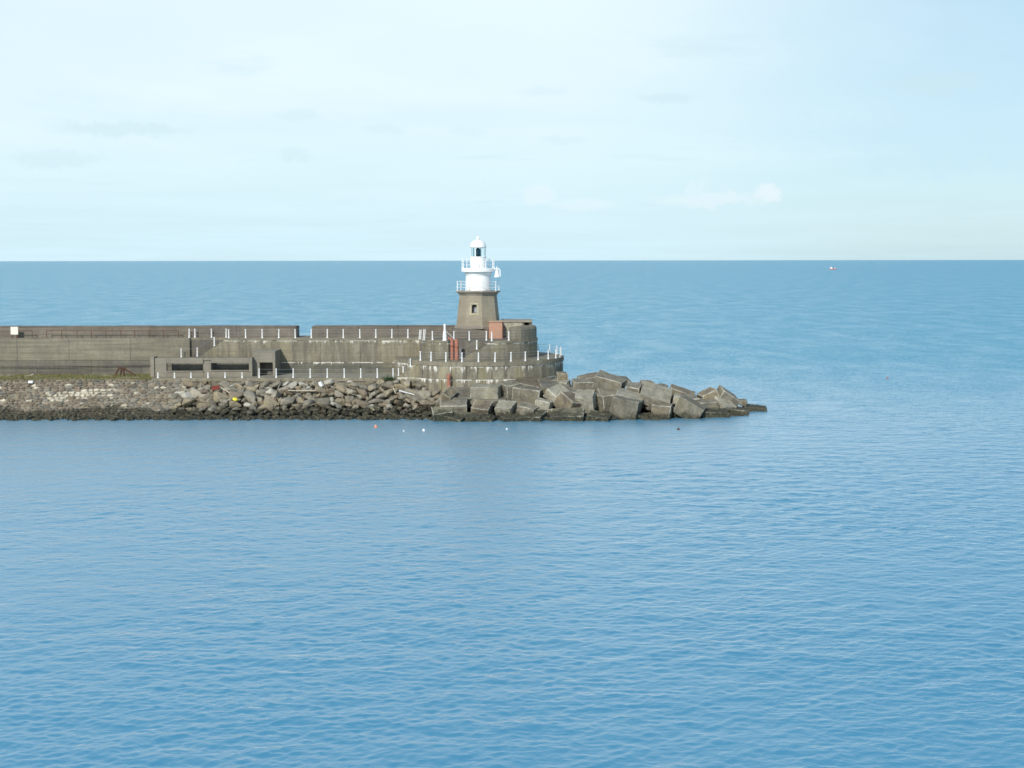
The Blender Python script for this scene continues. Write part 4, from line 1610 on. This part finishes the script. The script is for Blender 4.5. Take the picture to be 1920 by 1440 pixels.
B, BL, BW = 'block', 'block_light', 'block_low'
BLK = [
    (836, 750, 20, 40, 2.2, -10, 25, 28, 157.5, B, 'narrow block leaning right, just left of the smooth front-facing block row'),
    (867, 745, 40, 22, 2.6, 0, 22, 0, 158.8, B, 'flat-topped block left of the pale square block, below the short red pipe'),
    (850, 763, 52, 24, 2.4, 4, 20, 2, 156.0, B, 'wide sloping block near the waterline, leftmost of the low front row'),
    (829, 779, 36, 24, 2.0, 9, 18, -4, 154.4, BW, 'dark weeded block at the waterline, leftmost of all the blocks'),
    (855, 785, 34, 15, 2.0, -22, 20, 5, 153.9, BW, 'green-streaked block at the waterline below the wide sloping block'),
    (884, 786, 27, 19, 2.0, 14, 10, -5, 153.9, BW, 'yellow-green block at the waterline below the pale square block'),
    (912, 788, 30, 14, 2.0, -16, 14, 6, 153.9, BW, 'low weedy block at the waterline, left of the dark row'),
    (911, 739, 51, 34, 2.4, -9, 3, 0, 158.6, BL, 'large pale square-faced block standing upright below the round terrace'),
    (955, 736, 30, 38, 2.6, 26, 6, -2, 160.0, B, 'tall shaded block immediately right of the pale square-faced block'),
    (948, 722, 44, 16, 3.2, 12, 14, -5, 162.0, B, 'broad flat block against the drum wall above the pale square block'),
    (989, 744, 52, 34, 2.4, -12, 5, 7, 158.8, B, 'large grey block with sloping top edge, second big face right of the pale one'),
    (1019, 759, 29, 19, 1.8, -15, 4, 11, 156.4, BL, 'small smooth block tilted right, in front of the large grey block'),
    (1003, 722, 76, 15, 3.4, -8, 16, 9, 161.2, B, 'long smooth slab sloping right along the foot of the drum'),
    (1040, 727, 60, 12, 3.0, 10, 14, 10, 160.2, B, 'second long slab sloping right, just below the drum foot slab'),
    (904, 767, 34, 19, 2.0, -18, 24, -3, 155.8, B, 'worn rounded block below the pale square block'),
    (948, 766, 34, 19, 2.0, -20, 20, -6, 155.6, BL, 'light block with bright rim at its right end, low front row'),
    (990, 771, 34, 23, 1.9, -22, 12, 6, 155.4, B, 'grey block beside a dark cleft in the low front row'),
    (958, 787, 42, 16, 2.0, 18, 10, 4, 154.0, BW, 'nearly black block at the waterline below the bright-rimmed block'),
    (1003, 786, 36, 22, 2.0, -26, 14, -7, 154.2, BW, 'nearly black block at the waterline left of the long weed-covered one'),
    (1064, 783, 64, 24, 2.4, -10, 16, -5, 154.2, BW, 'long weed-covered block at the waterline under the corner-up block'),
    (1054, 706, 20, 16, 1.3, 6, 4, 1, 163.8, B, 'small rough cube standing highest at the right foot of the drum'),
    (1051, 721, 32, 15, 2.2, -16, 6, 0, 162.6, BL, 'block that carries the small rough cube'),
    (1098, 723, 50, 20, 2.4, 5, 6, 1, 162.0, B, 'grey block right of the cube carrier on the ridge'),
    (1046, 741, 34, 20, 2.6, -28, 28, 24, 158.2, BL, 'bright-edged slab tipped down to the right, left of the corner-up block'),
    (1066, 758, 36, 34, 2.4, 48, 18, 30, 156.4, B, 'block standing on one corner with a bright diagonal edge'),
    (1099, 752, 34, 33, 2.2, -14, 14, -8, 156.8, BL, 'pale block with bright upper edge right of the corner-up block'),
    (1131, 757, 18, 36, 2.0, 24, 6, -6, 157.6, B, 'dark upright block in shade right of the pale bright-edged block'),
    (1123, 785, 42, 17, 1.9, -18, 14, 5, 154.2, BW, 'yellowish block at the waterline right of the long weed-covered one'),
    (1106, 710, 44, 12, 2.4, 8, 8, -9, 165.0, B, 'far flat block behind the ridge left of the peak block'),
    (1143, 720, 54, 30, 2.8, -14, 12, 14, 161.2, B, 'biggest block, forming the peak of the pile'),
    (1146, 744, 50, 22, 2.6, 6, 14, 4, 159.2, B, 'half-hidden block under the peak block'),
    (1174, 766, 50, 37, 2.3, -17, 4, 11, 155.8, B, 'large front block with a bright sloping top edge and weed at its foot'),
    (1181, 743, 52, 9, 2.4, -6, 16, 14, 158.0, BL, 'thin pale slab lying behind the large bright-topped front block'),
    (1188, 731, 26, 22, 2.2, -12, 14, 4, 160.4, B, 'small grey block right of the peak block across a dark cleft'),
    (1229, 742, 58, 20, 3.0, -6, 30, 13, 158.6, BL, 'long pale sunlit slab sloping right in the middle of the pile'),
    (1222, 757, 26, 22, 2.2, 30, 4, 10, 158.8, B, 'shaded block underneath the long pale sunlit slab'),
    (1240, 773, 36, 29, 2.0, -14, 4, 4, 155.8, B, 'brown square block at the waterline under the long pale slab'),
    (1214, 722, 24, 12, 1.8, 12, 10, 4, 163.0, B, 'small brown block on the back ridge above the long pale slab'),
    (1240, 728, 18, 12, 1.8, -18, 8, 10, 162.6, B, 'tiny reddish block on the back ridge between two clefts'),
    (1279, 736, 48, 11, 2.2, -6, 10, 17, 162.2, B, 'long thin block on the back ridge sloping towards the tip'),
    (1269, 748, 12, 16, 2.0, -8, 6, 12, 158.8, BL, 'narrow pale block end right of the long pale slab'),
    (1293, 768, 50, 34, 2.6, -14, 8, 26, 156.6, B, 'big wedge-like block tilted steeply right at the waterline'),
    (1292, 751, 26, 16, 2.2, 24, 10, 4, 159.8, B, 'grey block with white top edge behind the wedge-like block'),
    (1328, 742, 30, 18, 2.2, 10, 6, -22, 161.6, B, 'reddish block rising to the right before the right-hand peak'),
    (1324, 761, 38, 22, 2.4, 8, 8, -3, 159.6, B, 'square olive block below the reddish rising block'),
    (1363, 746, 40, 22, 2.6, 10, 6, 34, 161.6, B, 'block making the right-hand peak, tilted steeply right'),
    (1357, 760, 30, 18, 2.2, 36, 20, 20, 160.2, BL, 'pale rounded block over a dark hollow near the tip'),
    (1339, 776, 52, 15, 2.4, 3, 8, 3, 157.4, BW, 'low flat olive block at the waterline near the tip'),
    (1386, 771, 34, 12, 2.2, -6, 8, 8, 160.0, BW, 'low rounded block at the waterline second from the tip'),
    (1380, 779, 26, 6, 1.8, 4, 6, 1, 158.9, BW, 'thin yellow slab awash at the waterline near the tip'),
    (1392, 754, 13, 10, 1.5, 4, 4, 4, 164.0, B, 'small dark-topped block behind the tip'),
    (1415, 766, 44, 9, 2.0, -4, 6, 5, 163.8, BW, 'long flat slab forming the outermost tip of the pile'),
    (1265, 775, 14, 24, 1.8, 12, 0, 4, 157.5, BW, 'dark sunken block between brown square block and wedge-like block'),
    (1213, 786, 30, 14, 2.2, 24, 14, 8, 155.4, BW, 'dark low block in the cleft right of the large bright-topped block'),
    (1020, 772, 30, 14, 1.8, 6, 0, 0, 156.2, BW, 'shadowed block under the small smooth tilted block'),
    (920, 752, 60, 12, 2.4, 2, 6, 0, 158.0, B, 'flat ledge block underneath the pale square-faced block'),
    (1075, 737, 40, 14, 2.4, 12, 8, 4, 159.6, B, 'grey block between the cube carrier and the pale bright-edged block'),
    (1150, 712, 60, 12, 3.0, 6, 4, 8, 165.5, B, 'hidden rear block behind the peak block'),
    (1222, 744, 90, 20, 3.0, -4, 4, 8, 161.8, B, 'rear block behind the long pale slab'),
    (1310, 752, 60, 14, 3.0, 3, 4, 8, 163.8, B, 'rear block between the two ridge ends'),
]
for r_ in BLK:
    block(*r_)

NEARB = [(815, 'leftmost block'), (884, 'pale square block'), (958, 'tall shaded block'), (1035, 'corner-up block'), (1110, 'pale bright-edged block'), (1180, 'large bright-topped block'), (1250, 'brown square block'), (1320, 'right-hand peak'), (1400, 'tip')]
cnt = defaultdict(list)
for i in range(46):
    px = 815 + i * 12.4 + random.uniform(-5, 5)
    py = 786 + random.uniform(-2, 3) if px < 1240 else 786 - (px - 1240) * .07 + random.uniform(-2, 1)
    p = sea_pt(px, py)
    r = random.uniform(.28, .75)
    o = link('boulder', random.choice(BV['rock_weed']))
    o.location = (p.x, p.y + .15, random.uniform(-.05, .25))
    o.scale = (r * random.uniform(1, 1.6), r, r * random.uniform(.6, .9))
    o.rotation_euler = (random.uniform(-.4, .4), random.uniform(-.4, .4), random.random() * 6.28)
    nb_ = min(NEARB, key=lambda k: abs(k[0] - px))[1]
    cnt[('large' if r > .55 else 'small', nb_)].append(o)
for (sz_, nb_), lst in cnt.items():
    for i, o in enumerate(lst):
        pre = '' if len(lst) == 1 else ('leftmost', 'second', 'third', 'fourth', 'fifth', 'sixth')[i] + ' '
        tag(o, '%s%s dark weedy rock at the waterline below the %s' % (pre, sz_, nb_), 'rock', 'weedy rocks at the foot of the blocks')

# debris on the boulders
def surf(px, py):
    for yy_ in [164.6 - k * .1 for k in range(90)]:
        z_ = slz(yy_, Z_Q - .25, 165.0, 156.0, -.35)
        if 487.5 + (H - z_) / yy_ * F >= py:
            break
    return yy_


def debris(px0, py0, px1, py1, w, mat, label, name='plank', cat='driftwood', lift=-.9, **kw):
    y_ = surf((px0 + px1) / 2, (py0 + py1) / 2) + lift
    return plank(label, at(px0, py0, y_ + .1), at(px1, py1, y_), w, mat, name, cat, **kw)


debris(415, 727, 434, 739, .16, M['wood'], 'pale driftwood plank slanting down right of the red crate')
debris(540, 732, 592, 732.5, .16, M['wood'], 'long pale driftwood pole lying level on the boulders')
debris(748, 732, 777, 740, .24, M['plastic'], 'bleached white plank sloping right below the lower stairs')
debris(600, 716, 604, 725, .42, M['plastic'], 'white plastic drum standing between boulders under the quay', 'plastic_drum', 'drum', thick=.35)
debris(737, 726, 742, 738, .10, M['wood'], 'thin upright stick among boulders near the lower stairs', 'stick')
y_ = surf(405, 727) - 1.0
c0 = at(404, 727, y_)
cr = thing('fish_crate', 'broken red plastic crate wedged among the boulders', 'crate', loc=tuple(c0))
for nm_, bx_ in (('crate_side', (-.5, .5, -.3, -.25, -.22, .2)), ('crate_side', (-.5, .5, .25, .3, -.22, .2)), ('crate_end', (-.5, -.45, -.25, .25, -.22, .2)), ('crate_end', (.45, .5, -.25, .25, -.22, .2)), ('crate_floor', (-.45, .45, -.25, .25, -.22, -.17))):
    b_ = MB()
    b_.box(*bx_)
    b_.build(nm_, M['red'], cr)
cr.rotation_euler = (.2, -.15, .3)
cr.scale = (.85, .85, .7)
y_ = surf(441, 748) - 1.0
fl = MB()
fl.lathe([(.1, -.10), (.27, -.09), (.32, 0), (.25, .09), (.1, .13)], 12)
o = fl.build('plastic_float', M['yellow'], None, smooth=True)
o.location = at(441, 748.5, y_)
o.rotation_euler = (.4, .3, 0)
tag(o, 'bright yellow plastic float caught low among the boulders', 'float')
# white masonry block on the stone slope
b_ = MB()
b_.box(-.28, .28, -.2, .2, -.16, .14)
o = b_.build('white_block', M['plastic'], None, bevel=.04)
o.location = at(58, 716, 164.2)
tag(o, 'single white block lying at the top of the stone slope below the timbers', 'block')
# green weeds at quay corner
vs, fs = [], []
for _ in range(700):
    u, v_ = random.gauss(0, .45), random.gauss(0, .25)
    px0 = at(729, 713, 164.8)
    p = px0 + Vector((u, v_ * .6, abs(random.gauss(0, .22))))
    d1 = Vector((random.uniform(-1, 1), random.uniform(-1, 1), random.uniform(-.5, 1))).normalized() * .10
    d2 = Vector((random.uniform(-1, 1), random.uniform(-1, 1), random.uniform(-.5, 1))).normalized() * .10
    n0 = len(vs)
    vs += [p, p + d1, p + d2]
    fs.append((n0, n0 + 1, n0 + 2))
o = link('shrub', mesh('shrub', vs, fs, M['weed']))
tag(o, 'small dark green plant growing on the quay edge near the lower stairs', 'plant')

# ------------------------------------------------------------------ buoys and ship


def buoy(px, py, r, mat, label, top=None):
    p = sea_pt(px, py + r * 8)
    t_ = thing('buoy', label, 'buoy', 'small floats off the breakwater', tuple(p))
    b_ = MB()
    b_.lathe([(r * .3, -r * .6), (r * .8, -r * .35), (r, r * .1), (r * .8, r * .6), (r * .3, r * .9)], 14)
    b_.build('float_body', mat, t_, smooth=True)
    b_ = MB()
    b_.lathe([(r * .3, r * .88), (r * .26, r * 1.15), (r * .1, r * 1.25)], 8)
    b_.build('float_neck', top or mat, t_)


buoy(704.5, 799, .2, M['orange'], 'orange buoy with pale neck on the water, leftmost off the boulders', M['plastic'])
buoy(757, 807.5, .10, M['plastic'], 'tiny white float between the orange buoy and the larger white one')
buoy(794.5, 806, .17, M['plastic'], 'larger white buoy on the water below the lower stairs')
buoy(950.5, 804, .12, M['plastic'], 'white float on the water in the lighthouse reflection')
buoy(1272, 804, .17, M['rust'], 'small dark float on the water right of the lighthouse, near the block pile')
buoy(1664, 708, .20, M['redlead'], 'lone pinkish float far out on the open sea to the right')

sp_ = sea_pt(1561.5, 505.3)
sh = thing('fishing_boat', 'distant small boat with red hull and white wheelhouse near the horizon', 'boat', loc=tuple(sp_))
LS = 12.5 / F * sp_.y
k = LS / 18.0
b_ = MB()
sec = [(-9, 1.6, 2.2), (-8, 2.5, 2.3), (-2, 2.8, 2.0), (4, 2.6, 2.3), (7.5, 1.5, 3.0), (9.3, .1, 3.6)]
vs = []
for xx, hw, hh in sec:
    vs += [(xx * k, -hw * k, hh * k), (xx * k, -hw * .7 * k, -.5 * k), (xx * k, hw * .7 * k, -.5 * k), (xx * k, hw * k, hh * k)]
fs = []
for i in range(len(sec) - 1):
    for j in range(4):
        fs.append((i * 4 + j, i * 4 + (j + 1) % 4, (i + 1) * 4 + (j + 1) % 4, (i + 1) * 4 + j))
fs += [(0, 1, 2, 3), (20, 21, 22, 23)]
b_.poly(vs, fs)
b_.build('hull', M['hull'], sh)
b_ = MB()
b_.box(-7.5 * k, -1.5 * k, -2 * k, 2 * k, 2.1 * k, 5.0 * k)
b_.box(-6 * k, -2.5 * k, -1.6 * k, 1.6 * k, 5.0 * k, 7.2 * k)
b_.build('wheelhouse', M['plastic'], sh, bevel=.15)
b_ = MB()
b_.box(4.2 * k, 7.2 * k, -1.2 * k, 1.2 * k, 2.5 * k, 4.8 * k)
b_.build('fore_cabin', M['plastic'], sh, bevel=.15)
b_ = MB()
b_.tube([(-4.2 * k, 0, 7.2 * k), (-4.2 * k, 0, 11 * k)], .22 * k, 6)
b_.build('mast', M['dark'], sh)
b_ = MB()
b_.tube([(2.0 * k, 0, 2.2 * k), (2.2 * k, 0, 7.5 * k)], .25 * k, 6)
b_.tube([(2.2 * k, 0, 7.0 * k), (-1.0 * k, 0, 5.4 * k)], .15 * k, 6)
b_.build('derrick', M['dark'], sh)
